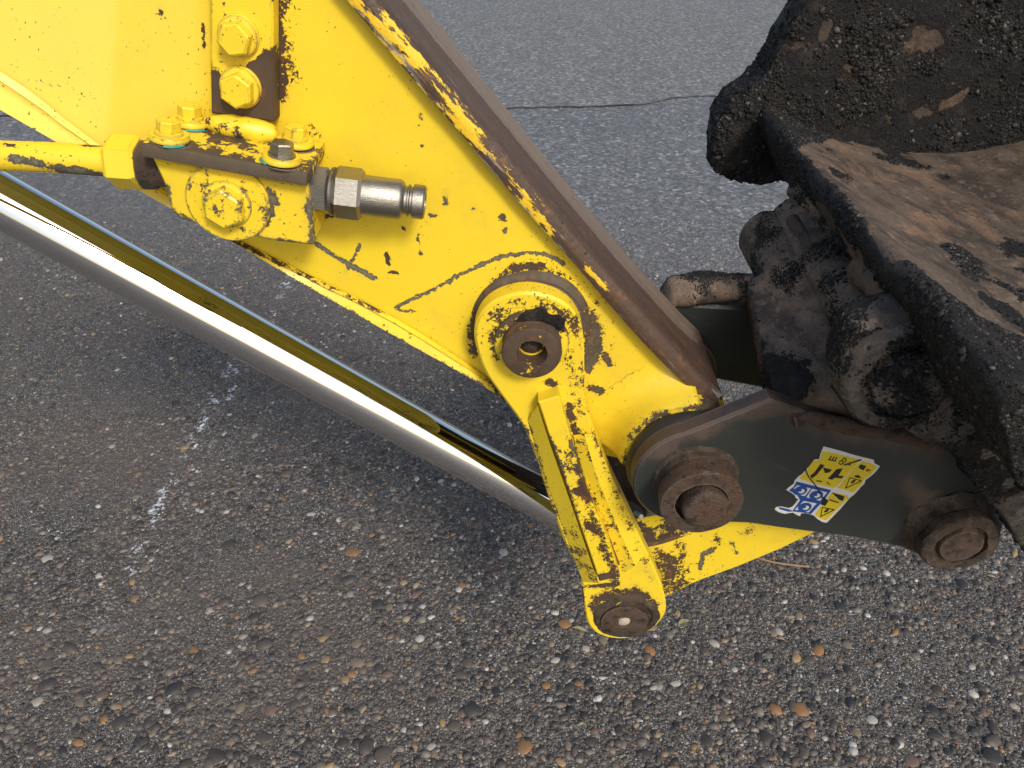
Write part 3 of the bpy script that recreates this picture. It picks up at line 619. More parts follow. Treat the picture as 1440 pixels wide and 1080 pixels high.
def flank(nm, la, lb, ya, yb, mat, wear):       # sloping side between the rib and the link's edge
    a2 = resample(catmull([at(x, y, ya) for x, y in la], 5), .005, False); b2 = catmull([at(x, y, yb) for x, y in lb], 5); V = []; Fc = []; m = 6
    for i, p in enumerate(a2):
        t = i / (len(a2) - 1) * (len(b2) - 1); k = min(int(t), len(b2) - 2); qv = b2[k].lerp(b2[k + 1], t - k)
        for j in range(m): V.append(p.lerp(qv, j / (m - 1)))
    for i in range(len(a2) - 1):
        for j in range(m - 1): Fc.append((i * m + j, i * m + j + 1, (i + 1) * m + j + 1, (i + 1) * m + j))
    me = mesh(nm, V, Fc, True)
    if sum(p.normal.y * p.area for p in me.polygons) > 0: me.flip_normals()
    put_wear(me, wear); return link(nm, me, mat, rock)
flank('web_slope', [(756, 570), (774, 626), (800, 700), (828, 781), (842, 820)], [(742, 592), (756, 640), (773, 692), (799, 764), (820, 818)], -.0535, -.0362, YEL_SIDE, wear_fn([([(742, 592), (773, 692), (799, 764), (816, 800)], 4, .4, .5), ([(800, 740), (835, 815)], 12, .3, .8)]))
flank('web_ridge', [(822, 610), (840, 672), (866, 735), (893, 795)], [(806, 612), (826, 682), (856, 752), (876, 806)], -.041, -.0362, YEL_SIDE, wear_fn([([(810, 620), (830, 690), (860, 760), (880, 805)], 9, .30, 1), ([(822, 610), (866, 735), (893, 795)], 12, .30, .9)]))
flank('web_ridge', [(836, 610), (853, 655), (879, 716), (906, 780)], [(822, 610), (840, 672), (866, 735), (893, 795)], -.0362, -.041, YEL_SIDE, wear_fn([([(836, 610), (853, 655), (879, 716), (900, 768)], 12, .30, .9)]))
# upper pin: collar and hollow pin end
kq = mpp(748, 498, -.055)
lathe('pin_collar', [(-.002, kq * 55), (.003, kq * 53), (.004, kq * 44)], along(PIN, -.036), YDIR, YEL_CHIP, rock, n=64, rough=.0008, wear=lambda c: (.22 * np.clip((c[:, 2] - PIN.z) / .03 + .4, 0, 1), np.ones(len(c))))
pin = lathe('upper_pin', [(-.09, kq * 42), (.021, kq * 42.5), (.0238, kq * 41), (.0242, kq * 40), (.0243, kq * 22), (.022, kq * 21), (.002, kq * 19), (.002, .001)], along(PIN, -.036), YDIR, DARKST, rock, n=72, wear=None)
pin.data.materials.clear(); pin.data.materials.append(paint_mat('yellow_remains_on_pin', base=.60, edge=.6, tone=.85, fine=.35))
gr = catmull([at(x, y, -.0385) for x, y in ((722, 452), (740, 444), (762, 443), (784, 452), (795, 470))], 6); gsm = tube('grease_smear', gr, .0062, BLACK_CRUST, rock, n=18, lump=.0045, taper=lambda t: .35 + .75 * math.sin(math.pi * t)); attr(gsm.data, 'crust', np.full(len(gsm.data.vertices), .6))
lathe('grease_lump', [(0, kq * 17), (.004, kq * 13), (.007, kq * 6), (.008, .0005)], along(PIN, -.040), YDIR, DARKST, rock, n=24, rough=.0016)
# lower pin, sunk in a dirty recess
kl = mpp(880, 866, -.036)
lathe('recess_ring', [(-.002, kl * 48), (.001, kl * 45), (.0035, kl * 42), (.004, kl * 37), (.001, kl * 34)], along(LOW, -.0361) + Vector((0, 0, -.001)), YDIR, BLACK_CRUST, rock, n=56, rough=.0024)
lathe('lower_pin', [(-.16, kl * 32), (.0045, kl * 33), (.006, kl * 31), (.006, kl * 11), (.003, kl * 9), (.003, .0006)], along(LOW, -.036) + Vector((-.002, 0, -.008)), YDIR, RUSTST, rock, n=56, rough=.0006)
lathe('mortar_lump', [(0, kl * 9), (.002, kl * 8), (.004, kl * 4), (.0045, .0005)], along(LOW, -.039) + Vector((-.002, 0, -.008)), YDIR, CHALK, rock, n=16, rough=.0012)
# far rocker link, coloured dark all over
rock2 = empty('rocker_link', along(LOW, STICK_W + .03), 'dark rocker link on the far side, mostly hidden behind the arm', 'link')
plate('link_body', link_px, STICK_W + .0125, STICK_W + .036, DARKST, rock2, bev=.002, pY=-.036)

# ---------------------------------------------------------------- hydraulic cylinder rod
YR = .088
B_ROD = at(862, 757, YR); A0 = at(0, 281, YR); A_ROD = A0 + (A0 - B_ROD) * .8
cyl = empty('hydraulic_cylinder', B_ROD, 'polished chrome cylinder rod running parallel under the yellow arm', 'cylinder rod')
dr = (A_ROD - B_ROD).normalized(); RR = .0316
lathe('rod', [(0, RR), (.55, RR), ((A_ROD - B_ROD).length, RR)], B_ROD + dr * .085, dr, chrome(), cyl, n=128, sharp=60)
lathe('rod_neck', [(0, RR * 1.05), (.05, RR * 1.12), (.0846, RR * 1.12), (.0849, RR * .9)], B_ROD, dr, YEL_CHIP, cyl, n=48, rough=.0008)
lathe('rod_eye', [(-.034, .05), (-.032, .056), (.032, .056), (.034, .05), (.034, .02)], B_ROD, YDIR, YEL_CHIP, cyl, n=56, rough=.001, wear=lambda c: (np.full(len(c), .30), np.full(len(c), .9)))
lathe('rod_bush', [(-.012, .036), (.045, .036), (.047, .03)], B_ROD, YDIR, DARKST, cyl, n=40)
nip = at(893, 722, .01); tube('grease_nipple', [nip, nip + Vector((.004, -.008, .004)), nip + Vector((.006, -.013, .007))], .0035, ZINC, cyl, n=10)

# ---------------------------------------------------------------- connecting link
PIN2 = at(1352, 768, -.115)
con = empty('connecting_link', along(LOW, 0), 'yellow connecting link with brown smears behind the rocker link foot, below the dark green plate', 'link')
con_px = [(868, 868), (905, 858), (945, 836), (985, 817), (1040, 797), (1100, 772), (1150, 748), (1262, 680), (1300, 620), (1250, 560), (1150, 640), (1060, 690), (980, 737), (930, 757), (890, 762), (845, 775), (830, 820), (840, 850)]
wcn = wear_fn([([(900, 800), (940, 795), (950, 812), (920, 830)], 34, .42, .9), ([(955, 770), (962, 810)], 14, .36, .9), ([(985, 800), (988, 780), (1002, 773)], 5, .6, .2), ([(1028, 762), (1035, 775)], 5, .5, .2), ([(1040, 750), (1060, 742)], 10, .26, .4), ([(990, 745), (1010, 760)], 12, .26, .9), ([(900, 770), (970, 745)], 8, .3, .8), ([(1130, 745), (1100, 760)], 16, .16, .6)])
plate('link_plate', con_px, 0.002, .026, YEL_SIDE, con, grid=.006, bev=.003, wear=wcn)
fl = [at(x, y, .002) for x, y in ((893, 764), (930, 757), (980, 737), (1060, 690))]
V = []; Fc = []
for p in catmull(fl, 6):
    V += [p + Vector((0, .0002, -.002)), p + Vector((.001, -.010, .0)), p + Vector((.002, -.010, .008)), p + Vector((.004, .030, .020)), p + Vector((.002, .030, .0))]
m = len(V) // 5
for i in range(m - 1):
    for k_ in range(5): Fc.append((i * 5 + k_, i * 5 + (k_ + 1) % 5, i * 5 + 5 + (k_ + 1) % 5, i * 5 + 5 + k_))
Fc += [tuple(range(5)), tuple(range(5 * m - 5, 5 * m))]
me = mesh('link_flange', V, Fc); put_wear(me, wcn); link('link_flange', me, YEL_CHIP, con)

# ---------------------------------------------------------------- quick coupler: green ears, pins, sticker
cpr = empty('quick_coupler', along(BPIN, .06), 'dark green steel coupler bracket with a torn warning sticker and brown pins', 'coupler')
EY = -.080
c = at(973, 668, EY); kE = mpp(973, 668, EY); RE = .0735
arc = []
for d in range(106, 262, 6):
    th = math.radians(d); arc.append((BPIN.x + RE * math.cos(th), BPIN.z + RE * math.sin(th)))
def xz(x, y): q_ = at(x, y, EY); return (q_.x, q_.z)
ear2 = arc + [xz(x, y) for x, y in ((1052, 737), (1100, 744), (1200, 757), (1270, 771), (1310, 790), (1360, 800), (1400, 780), (1412, 740), (1392, 700), (1360, 655), (1320, 622), (1250, 607), (1180, 596), (1130, 578), (1083, 562))]
wd = lambda cc_: None
ear = plate('ear_plate', None, EY, EY + .021, None, cpr, grid=.007, bev=.003, pts3=ear2)
q = proj(coords(ear.data)); d = np.minimum(seg_dist(q, [(890, 640), (960, 600), (1083, 566), (1180, 600), (1320, 625)]), seg_dist(q, [(1290, 690), (1330, 780)]) * .8)
attr(ear.data, 'dirt', np.clip(1 - d / 42, 0, 1) * .42 + np.clip(1 - np.hypot(q[:, 0] - 990, q[:, 1] - 690) / 110, 0, 1) * .22)
GREEN = green_mat(); ear.data.materials.append(GREEN)
far_px = [(905, 470), (930, 440), (962, 428), (1056, 433), (1200, 440), (1230, 600), (1085, 549), (1010, 535), (960, 524), (925, 510)]
plate('ear_plate', far_px, .142, .20, GREEN, cpr, bev=.004)
rim = [at(x, y, .141) for x, y in ((925, 452), (945, 436), (975, 430), (1010, 431), (1058, 433), (1100, 436))]
kB = mpp(987, 707, -.108)
lathe('bushing', [(0, kB * 63), (.003, kB * 61), (.004, kB * 57), (.011, kB * 56), (.0115, kB * 53), (.0135, kB * 53), (.014, kB * 56), (.019, kB * 56), (.0195, kB * 50)], along(BPIN, EY), YDIR, BLACK_CRUST, cpr, n=72, rough=.0013)
lathe('retaining_ring', [(.0196, kB * 50), (.0205, kB * 57), (.038, kB * 58), (.0405, kB * 56.5), (.041, kB * 54), (.041, kB * 37), (.026, kB * 36)], along(BPIN, EY), YDIR, RUSTST, cpr, n=72, rough=.0006)
lathe('bucket_pin', [(-.25, kB * 30), (.041, kB * 33), (.046, kB * 32), (.049, kB * 29), (.0505, kB * 23), (.051, kB * 4), (.051, .0006)], along(BPIN, EY) + Vector((.004, 0, -.004)), YDIR, RUSTST, cpr, n=56, rough=.0004)
# weld pad along the ear's upper edge
pad = [at(x, y, EY - .001) for x, y in ((1116, 592), (1135, 588), (1170, 596), (1230, 606), (1310, 622))]
tube('weld_pad', catmull(pad, 8), .0085, RUSTST, cpr, n=14, lump=.003)
# second pin
k2 = mpp(1352, 768, -.115)
lathe('pin_seat', [(0, k2 * 66), (.006, k2 * 60), (.010, k2 * 56), (.018, k2 * 54)], along(PIN2, EY), YDIR, BLACK_CRUST, cpr, n=64, rough=.0030)
lathe('retaining_ring', [(.018, k2 * 50), (.0195, k2 * 53), (.032, k2 * 53), (.0345, k2 * 50), (.035, k2 * 37), (.030, k2 * 36)], along(PIN2, EY), YDIR, BLACK_CRUST, cpr, n=64, rough=.0024)
lathe('link_pin', [(-.25, k2 * 30), (.031, k2 * 32), (.036, k2 * 29), (.0365, k2 * 6), (.0365, .0006)], along(PIN2, EY), YDIR, RUSTST, cpr, n=56, rough=.0010)

# sticker: traced layers, each a thin film on the plate
def Z8(x, y): return (1080 + x / 8, 610 + y / 8)
def film(nm, pts, lift, mat, parent):
    p2 = [at(*Z8(x, y), EY) for x, y in pts]; p2 = [Vector((q_.x, q_.z)) for q_ in p2]
    if area(p2) < 0: p2.reverse()
    N = len(p2); v2, _, fc, *_ = delaunay_2d_cdt(p2, [(i, (i + 1) % N) for i in range(N)], [], 1, 1e-8)
    yf = EY - lift * .00022; V = [(q_.x, yf, q_.y) for q_ in v2]; b0 = len(V); V += [(q_.x, yf + .0002, q_.y) for q_ in p2]
    Fc = [tuple(f) for f in fc] + [(i, (i + 1) % N, b0 + (i + 1) % N, b0 + i) for i in range(N)]
    return link(nm, mesh(nm, V, Fc), mat, parent, sharp=30)
def ell(cx, cy, rx, ry, n=20, tilt=-.25):
    return [(cx + rx * math.cos(t) * math.cos(tilt) - ry * math.sin(t) * math.sin(tilt), cy + rx * math.cos(t) * math.sin(tilt) + ry * math.sin(t) * math.cos(tilt)) for t in (2 * math.pi * i / n for i in range(n))]
def strip(a_, b_, w):
    dx, dy = b_[0] - a_[0], b_[1] - a_[1]; L_ = math.hypot(dx, dy); nx, ny = -dy / L_ * w, dx / L_ * w
    return [(a_[0] + nx, a_[1] + ny), (b_[0] + nx, b_[1] + ny), (b_[0] - nx, b_[1] - ny), (a_[0] - nx, a_[1] - ny)]
stk = film('warning_sticker', [(625, 140), (720, 165), (830, 195), (960, 235), (1065, 262), (1190, 292), (1195, 330), (1260, 365), (1215, 420), (1190, 445), (1150, 480), (1095, 520), (1085, 560), (1040, 600), (1010, 640), (960, 690), (925, 715), (860, 790), (800, 860), (730, 930), (660, 1000), (610, 990), (560, 960), (510, 915), (470, 905), (420, 890), (370, 895), (360, 925), (320, 910), (280, 885), (240, 890), (190, 900), (120, 880), (75, 850), (90, 825), (140, 815), (230, 835), (270, 820), (300, 790), (340, 735), (310, 720), (300, 690), (250, 655), (205, 630), (235, 600), (290, 560), (300, 525), (340, 480), (380, 455), (430, 400), (480, 345), (520, 290), (575, 285), (590, 225)], 1, ST_WHITE, cpr)
film('yellow_panel', [(610, 195), (700, 205), (820, 235), (1035, 290), (960, 385), (870, 480), (800, 560), (745, 608), (640, 585), (500, 550), (350, 500), (400, 450), (440, 400), (500, 310), (580, 290), (600, 240)], 2, ST_YEL, stk)
film('yellow_panel', [(1060, 305), (1180, 340), (1225, 375), (1140, 470), (1080, 510), (1060, 560), (960, 655), (780, 605), (840, 530), (930, 430), (1000, 350)], 2, ST_YEL, stk)
film('yellow_panel', [(720, 655), (900, 690), (905, 720), (820, 800), (655, 972), (560, 940), (525, 905), (580, 830), (640, 760), (690, 700)], 2, ST_YEL, stk)
film('blue_panel', [(320, 535), (710, 632), (640, 730), (480, 905), (440, 890), (270, 870), (330, 790), (360, 745), (330, 690), (260, 650), (235, 635), (290, 590)], 2, ST_BLUE, stk)
film('blue_strip', [(120, 820), (240, 850), (290, 870), (230, 875), (130, 845)], 2, ST_BLUE, stk)
for pts in ([(330, 575), (480, 612), (415, 695), (370, 690), (300, 650), (290, 610)], [(495, 615), (665, 655), (585, 750), (430, 712)], [(400, 752), (545, 780), (455, 880), (300, 850)]):
    film('white_square', pts, 3, ST_WHITE, stk)
for cx, cy in ((362, 635), (540, 685), (412, 822)):
    film('blue_disc', ell(cx, cy, 80, 50), 4, ST_BLUE, stk); film('figure', ell(cx + 12, cy + 4, 36, 22), 5, ST_WHITE, stk); film('figure', ell(cx - 6, cy - 6, 20, 14), 6, ST_BLUE, stk)
def E_glyph(pts):                      # bars of the letters that remain
    for a_, b_, w in pts: film('letter_bar', strip(a_, b_, w), 3, ST_BLACK, stk)
E_glyph([((675, 285), (760, 305), 6), ((690, 285), (712, 245), 7), ((722, 290), (744, 252), 7), ((752, 300), (775, 258), 7)])
E_glyph([((790, 320), (815, 345), 6), ((815, 345), (850, 320), 6), ((850, 320), (830, 295), 6), ((830, 295), (800, 310), 6), ((835, 295), (855, 265), 6), ((850, 268), (880, 280), 6), ((880, 282), (862, 318), 6), ((900, 340), (930, 350), 6)])
for pts in ([(590, 335), (635, 350), (545, 460), (490, 500), (470, 470), (520, 430)], [(615, 375), (720, 400), (690, 430), (640, 440)], [(770, 395), (840, 385), (790, 470), (850, 470), (830, 500), (750, 490), (720, 515), (670, 500), (720, 450)], [(660, 535), (700, 565), (690, 572), (655, 545)],
            [(1040, 340), (1105, 360), (1070, 410), (1015, 380)], [(960, 470), (1020, 460), (1050, 500), (990, 490)], [(715, 655), (860, 700), (840, 752), (800, 740)], [(600, 690), (680, 750), (640, 810), (590, 790), (615, 745)]):
    film('pictogram', pts, 3, ST_BLACK, stk)
film('pictogram', [(1110, 390), (1165, 400), (1120, 425), (1095, 410)], 3, ST_RED, stk)
for tri in ([(920, 490), (1050, 525), (870, 610)], [(610, 825), (745, 850), (590, 930)]):
    for i in range(3): film('triangle_edge', strip(tri[i], tri[(i + 1) % 3], 5), 3, ST_BLACK, stk)
    cx = sum(t[0] for t in tri) / 3; cy = sum(t[1] for t in tri) / 3; film('pictogram', ell(cx + 10, cy - 8, 34, 14, 9, -.6), 3, ST_BLACK, stk)
for a_, b_ in (((850, 345), (1045, 285)), ((415, 385), (450, 470)), ((450, 470), (545, 590)), ((545, 590), (610, 720)), ((690, 735), (790, 765)), ((540, 520), (600, 530))):
    film('scratch_line', strip(a_, b_, 6), 7, ST_BLACK, stk)

# ---------------------------------------------------------------- lumpy, dirt-caked castings
def lumpy(nm, V, Fc, mat, parent, amp=.004, crust=None, freq=(18, 55, 150), sub=0):
    bm = bmesh.new(); vs = [bm.verts.new(v) for v in V]
    for f in Fc: bm.faces.new([vs[i] for i in f])
    if sub: bmesh.ops.subdivide_edges(bm, edges=bm.edges[:], cuts=sub, use_grid_fill=True)
    bmesh.ops.recalc_face_normals(bm, faces=bm.faces); bm.normal_update()
    cr = []
    for v in bm.verts:
        p = v.co.copy(); k_ = crust(p) if crust else .5; k_ += .35 * noise.noise(p * 22) + .2 * noise.noise(p * 60); cr.append(k_)
        kk_ = max(0, min(1, (k_ - .25) * 2))
        dsp = amp * (noise.noise(p * freq[0]) + kk_ * (.6 * noise.noise(p * freq[1]) + .45 * noise.noise(p * freq[2]) + .5))
        v.co = p + v.normal * dsp
    me = bpy.data.meshes.new(nm); bm.to_mesh(me); bm.free(); attr(me, 'crust', cr); return link(nm, me, mat, parent, sharp=0)
def slab(nm, poly2, y0, y1, step, mat, parent, amp, crust, bulge=0.0, freq=(18, 55, 150)):
    # closed polygon in X,Z extruded along Y with dense caps, then roughened
    p2 = [Vector(p) for p in poly2]
    if area(p2) < 0: p2.reverse()
    p2 = resample(p2, step); N = len(p2); ins = offset(p2, step * .8)
    xs = [q_.x for q_ in p2]; zs = [q_.y for q_ in p2]
    gx, gz = np.meshgrid(np.arange(min(xs), max(xs), step), np.arange(min(zs), max(zs), step)); G = np.stack([gx.ravel(), gz.ravel()], 1) + rng.uniform(-.25, .25, (gx.size, 2)) * step
    G = G[inside(p2, G)]; dd = seg_dist(G, [(q_.x, q_.y) for q_ in p2], True); G = G[dd > step * .6]
    cap, _, fc, *_ = delaunay_2d_cdt(p2 + [Vector(g_) for g_ in G], [(i, (i + 1) % N) for i in range(N)], [], 1, 1e-7)
    dcap = seg_dist(np.array([(q_.x, q_.y) for q_ in cap]), [(q_.x, q_.y) for q_ in p2], True)
    rows = max(2, int(abs(y1 - y0) / step)); V = []; Fc = []
    for r in range(rows + 1):
        y = y0 + (y1 - y0) * r / rows; V += [(q_.x, y, q_.y) for q_ in p2]
    for r in range(rows):
        for i in range(N): j = (i + 1) % N; Fc.append((r * N + i, r * N + j, (r + 1) * N + j, (r + 1) * N + i))
    for base, y, sg in ((0, y0, -1), (rows * N, y1, 1)):
        idx = list(range(base, base + N)); b0 = len(V)
        V += [(cap[i].x, y + sg * bulge * min(1, dcap[i] / .02), cap[i].y) for i in range(N, len(cap))]; idx += list(range(b0, len(V)))
        Fc += [tuple(idx[i] for i in f) for f in fc]
    return lumpy(nm, V, Fc, mat, parent, amp, crust, freq)
def beam(nm, path, r, mat, parent, amp, crust, n=36, step=.006, sq=1.0, endr=.35):
    P = resample(path, step, False); V = []; Fc = []; m = len(P); t = (P[-1] - P[0]).normalized(); u = t.cross(Vector((0, 0, 1))).normalized(); w = t.cross(u)
    L_ = (P[-1] - P[0]).length
    for i, p in enumerate(P):
        e = min(i, m - 1 - i) * step / (r * endr); k_ = math.sqrt(max(.04, 1 - max(0, 1 - e) ** 2))
        for j in range(n):
            th = 2 * math.pi * j / n; V.append(p + (u * math.cos(th) + w * math.sin(th) * sq) * r * k_)
    for i in range(m - 1):
        for j in range(n): j2 = (j + 1) % n; Fc.append((i * n + j, i * n + j2, (i + 1) * n + j2, (i + 1) * n + j))
    Fc += [tuple(range(n)), tuple(range((m - 1) * n, m * n))]
    return lumpy(nm, V, Fc, mat, parent, amp, crust)
PX = lambda p: proj(np.array([p]))[0]
# far ear's dirty top edge
beam('ear_rim', [at(x, y, .155) for x, y in ((928, 440), (945, 412), (985, 404), (1030, 404), (1075, 404))], .024, BROWN_CRUST, cpr, .004, lambda p: .30 + .15 * noise.noise(p * 12), step=.005, sq=.8)
# cross plate between the ears
a_, b_, c_, d_ = at(1093, 556, -.058), at(1052, 396, .14), at(1190, 330, .14), at(1300, 560, -.058)
V = []; Fc = []; nu, nv = 46, 46
for lay in (0, 1):
    for i in range(nu + 1):
        for j in range(nv + 1):
            p = a_.lerp(b_, i / nu).lerp(d_.lerp(c_, i / nu), j / nv); p = p + Vector((-.2, -.5, .8)).normalized() * (.012 * math.sin(math.pi * j / nv)) - (Vector((.1, .0, -.0)) * 0 + Vector((0, 0, .030)) * lay); V.append(p)
M_ = (nu + 1) * (nv + 1); ix = lambda l, i, j: l * M_ + i * (nv + 1) + j
for i in range(nu):
    for j in range(nv):
        for l in (0, 1): Fc.append((ix(l, i, j), ix(l, i + 1, j), ix(l, i + 1, j + 1), ix(l, i, j + 1)))
for i in range(nu): Fc += [(ix(0, i, 0), ix(0, i + 1, 0), ix(1, i + 1, 0), ix(1, i, 0)), (ix(0, i, nv), ix(0, i + 1, nv), ix(1, i + 1, nv), ix(1, i, nv))]
for j in range(nv): Fc += [(ix(0, 0, j), ix(0, 0, j + 1), ix(1, 0, j + 1), ix(1, 0, j)), (ix(0, nu, j), ix(0, nu, j + 1), ix(1, nu, j + 1), ix(1, nu, j))]
def cr_plate(p):
    q_ = PX(p); return .22 + .6 * max(0, 1 - math.hypot(q_[0] - 1105, q_[1] - 540) / 55) + .25 * max(0, 1 - abs((q_[0] - 1050) - (q_[1] - 400) * .28) / 18) + .5 * max(0, (q_[0] - 1185) / 40)
lumpy('cross_plate', V, Fc, BROWN_CRUST, cpr, .006, cr_plate)
beam('cross_tube', [at(1068, 318, .26), at(1110, 400, .13), at(1190, 540, -.02)], .036, BROWN_CRUST, cpr, .005, lambda p: .30 + .25 * noise.noise(p * 9), endr=.6)

# ---------------------------------------------------------------- bucket
bkt = empty('bucket', at(1300, 400, .1), 'excavator bucket caked with black bitumen at the right edge', 'bucket')
YFAR, YNEAR = .45, -.30
inn = [(1064, 136), (1092, 150), (1130, 167), (1180, 182), (1250, 196), (1310, 197), (1380, 187), (1440, 170), (1500, 140), (1560, 92), (1610, 30), (1640, -40)]
outp = [(1665, -30), (1650, 60), (1610, 140), (1550, 200), (1460, 250), (1350, 275), (1240, 285), (1160, 275), (1110, 250), (1080, 215), (1062, 175), (1054, 150)]
shell2 = [XZ(x, y, YFAR) for x, y in inn + outp]
def cr_shell(p):
    q_ = PX(p); x, y = q_
    lipd = seg_dist(np.array([[x, y]]), [(1060, 140), (1110, 215), (1155, 262), (1180, 300), (1250, 385), (1347, 467), (1440, 575)])[0]
    v = .10
    wl_ = 44 if x < 1112 else (6 + 10 * noise.noise(p * 14) if y < 370 else 22)
    v = max(v, 1.0 - max(0, lipd - wl_) / 16)                        # crust along the lip
    if y > 395 + (x - 1240) * .42: v = max(v, .95)
    v = max(v, .62 - seg_dist(np.array([[x, y]]), [(1340, 350), (1400, 400), (1440, 430)])[0] / 50, .55 - seg_dist(np.array([[x, y]]), [(1150, 185), (1215, 215)])[0] / 16)
    if y < 196 + (x - 1250) * -.05 and x > 1085: v = max(v, .7)
    v = max(v, .1 + 1.1 * max(0, noise.noise(Vector((p.x * 9, p.y * 5, p.z * 9))) + .4 * noise.noise(p * 26) - .22))
    return min(1.05, max(0.05, v))
slab('bucket_shell', [tuple(p) for p in catmull(shell2, 3, True)], YFAR, YNEAR, .0105, FLOOR_CRUST, bkt, .005, cr_shell)
wall_px = [(1010, 238), (1007, 205), (1013, 172), (1034, 146), (1060, 126), (1082, 104), (1108, 54), (1138, 6), (1180, -70), (1700, -70), (1700, 60), (1560, 230), (1350, 285), (1200, 275), (1110, 250), (1070, 255), (1036, 252)]
PATCH = [(1112, 62, 15), (1162, 28, 26), (1215, 27, 22), (1080, 122, 12), (1192, 98, 16), (1290, 60, 30), (1150, 60, 18), (1400, 120, 36), (1190, 165, 14), (1330, 150, 30)]
def cr_wall(p):
    x, y = PX(p); v = .66 + .28 * noise.noise(p * 6)
    for a_, b_, r__ in PATCH: v -= .45 * max(0, 1 - (math.hypot((x - a_) * .8, (y - b_) * 1.2) + r__ * (.9 * noise.noise(p * 30) + .6 * noise.noise(p * 70))) / r__)
    return v
slab('side_wall', [tuple(XZ(x, y, .40)) for x, y in wall_px], .40, .47, .0095, BLACK_CRUST, bkt, .007, cr_wall, bulge=.006)
# hinge bars under the lip
beam('hinge_bar', [at(1112, 300, .26), at(1172, 380, .10), at(1254, 505, -.07)], .034, BROWN_CRUST, bkt, .006, lambda p: .30 + .35 * noise.noise(p * 9), endr=.6)
beam('hinge_bar', [at(1150, 300, .24), at(1205, 380, .09), at(1290, 490, -.07)], .030, BROWN_CRUST, bkt, .006, lambda p: .34 + .35 * noise.noise(p * 8 + Vector((3, 0, 0))), endr=.6)
beam('worn_rib', [at(1112, 306, .20), at(1145, 352, .12), at(1182, 398, .05)], .0085, RUSTST, bkt, .003, lambda p: .0, endr=1.0, n=18)
beam('lip_reinforcement', [at(1118, 262, .27), at(1200, 345, .09), at(1290, 440, -.07), at(1400, 560, -.17)], .014, BROWN_CRUST, bkt, .006, lambda p: .42 + .3 * noise.noise(p * 14), endr=1.0)
beam('worn_corner', [at(1212, 372, .03), at(1238, 398, -.02), at(1262, 436, -.07)], .019, FLOOR_CRUST, bkt, .006, lambda p: .12 + .25 * noise.noise(p * 16), endr=1.0)
ear_b = [(1186, 520), (1190, 488), (1206, 462), (1240, 446), (1290, 440), (1345, 448), (1400, 470), (1500, 540), (1560, 700), (1520, 840), (1460, 800), (1418, 742), (1385, 694), (1348, 640), (1318, 618), (1280, 608), (1235, 590), (1200, 560)]
slab('hinge_plate', [tuple(XZ(x, y, -.13)) for x, y in ear_b], -.13, -.095, .006, DARK_CRUST, bkt, .007, lambda p: .55 + .35 * noise.noise(p * 9), bulge=.004)
HB = at(1268, 522, -.13)
o_ = lathe('hinge_pin', [(-.02, .064), (.012, .062), (.018, .057), (.019, .046), (.012, .042), (.012, .036), (.024, .035), (.028, .030), (.029, .012), (.029, .001)], HB, YDIR, DARK_CRUST, bkt, n=72, rough=.003)
attr(o_.data, 'crust', [.42 + .4 * noise.noise(v_.co * 20) for v_ in o_.data.vertices])

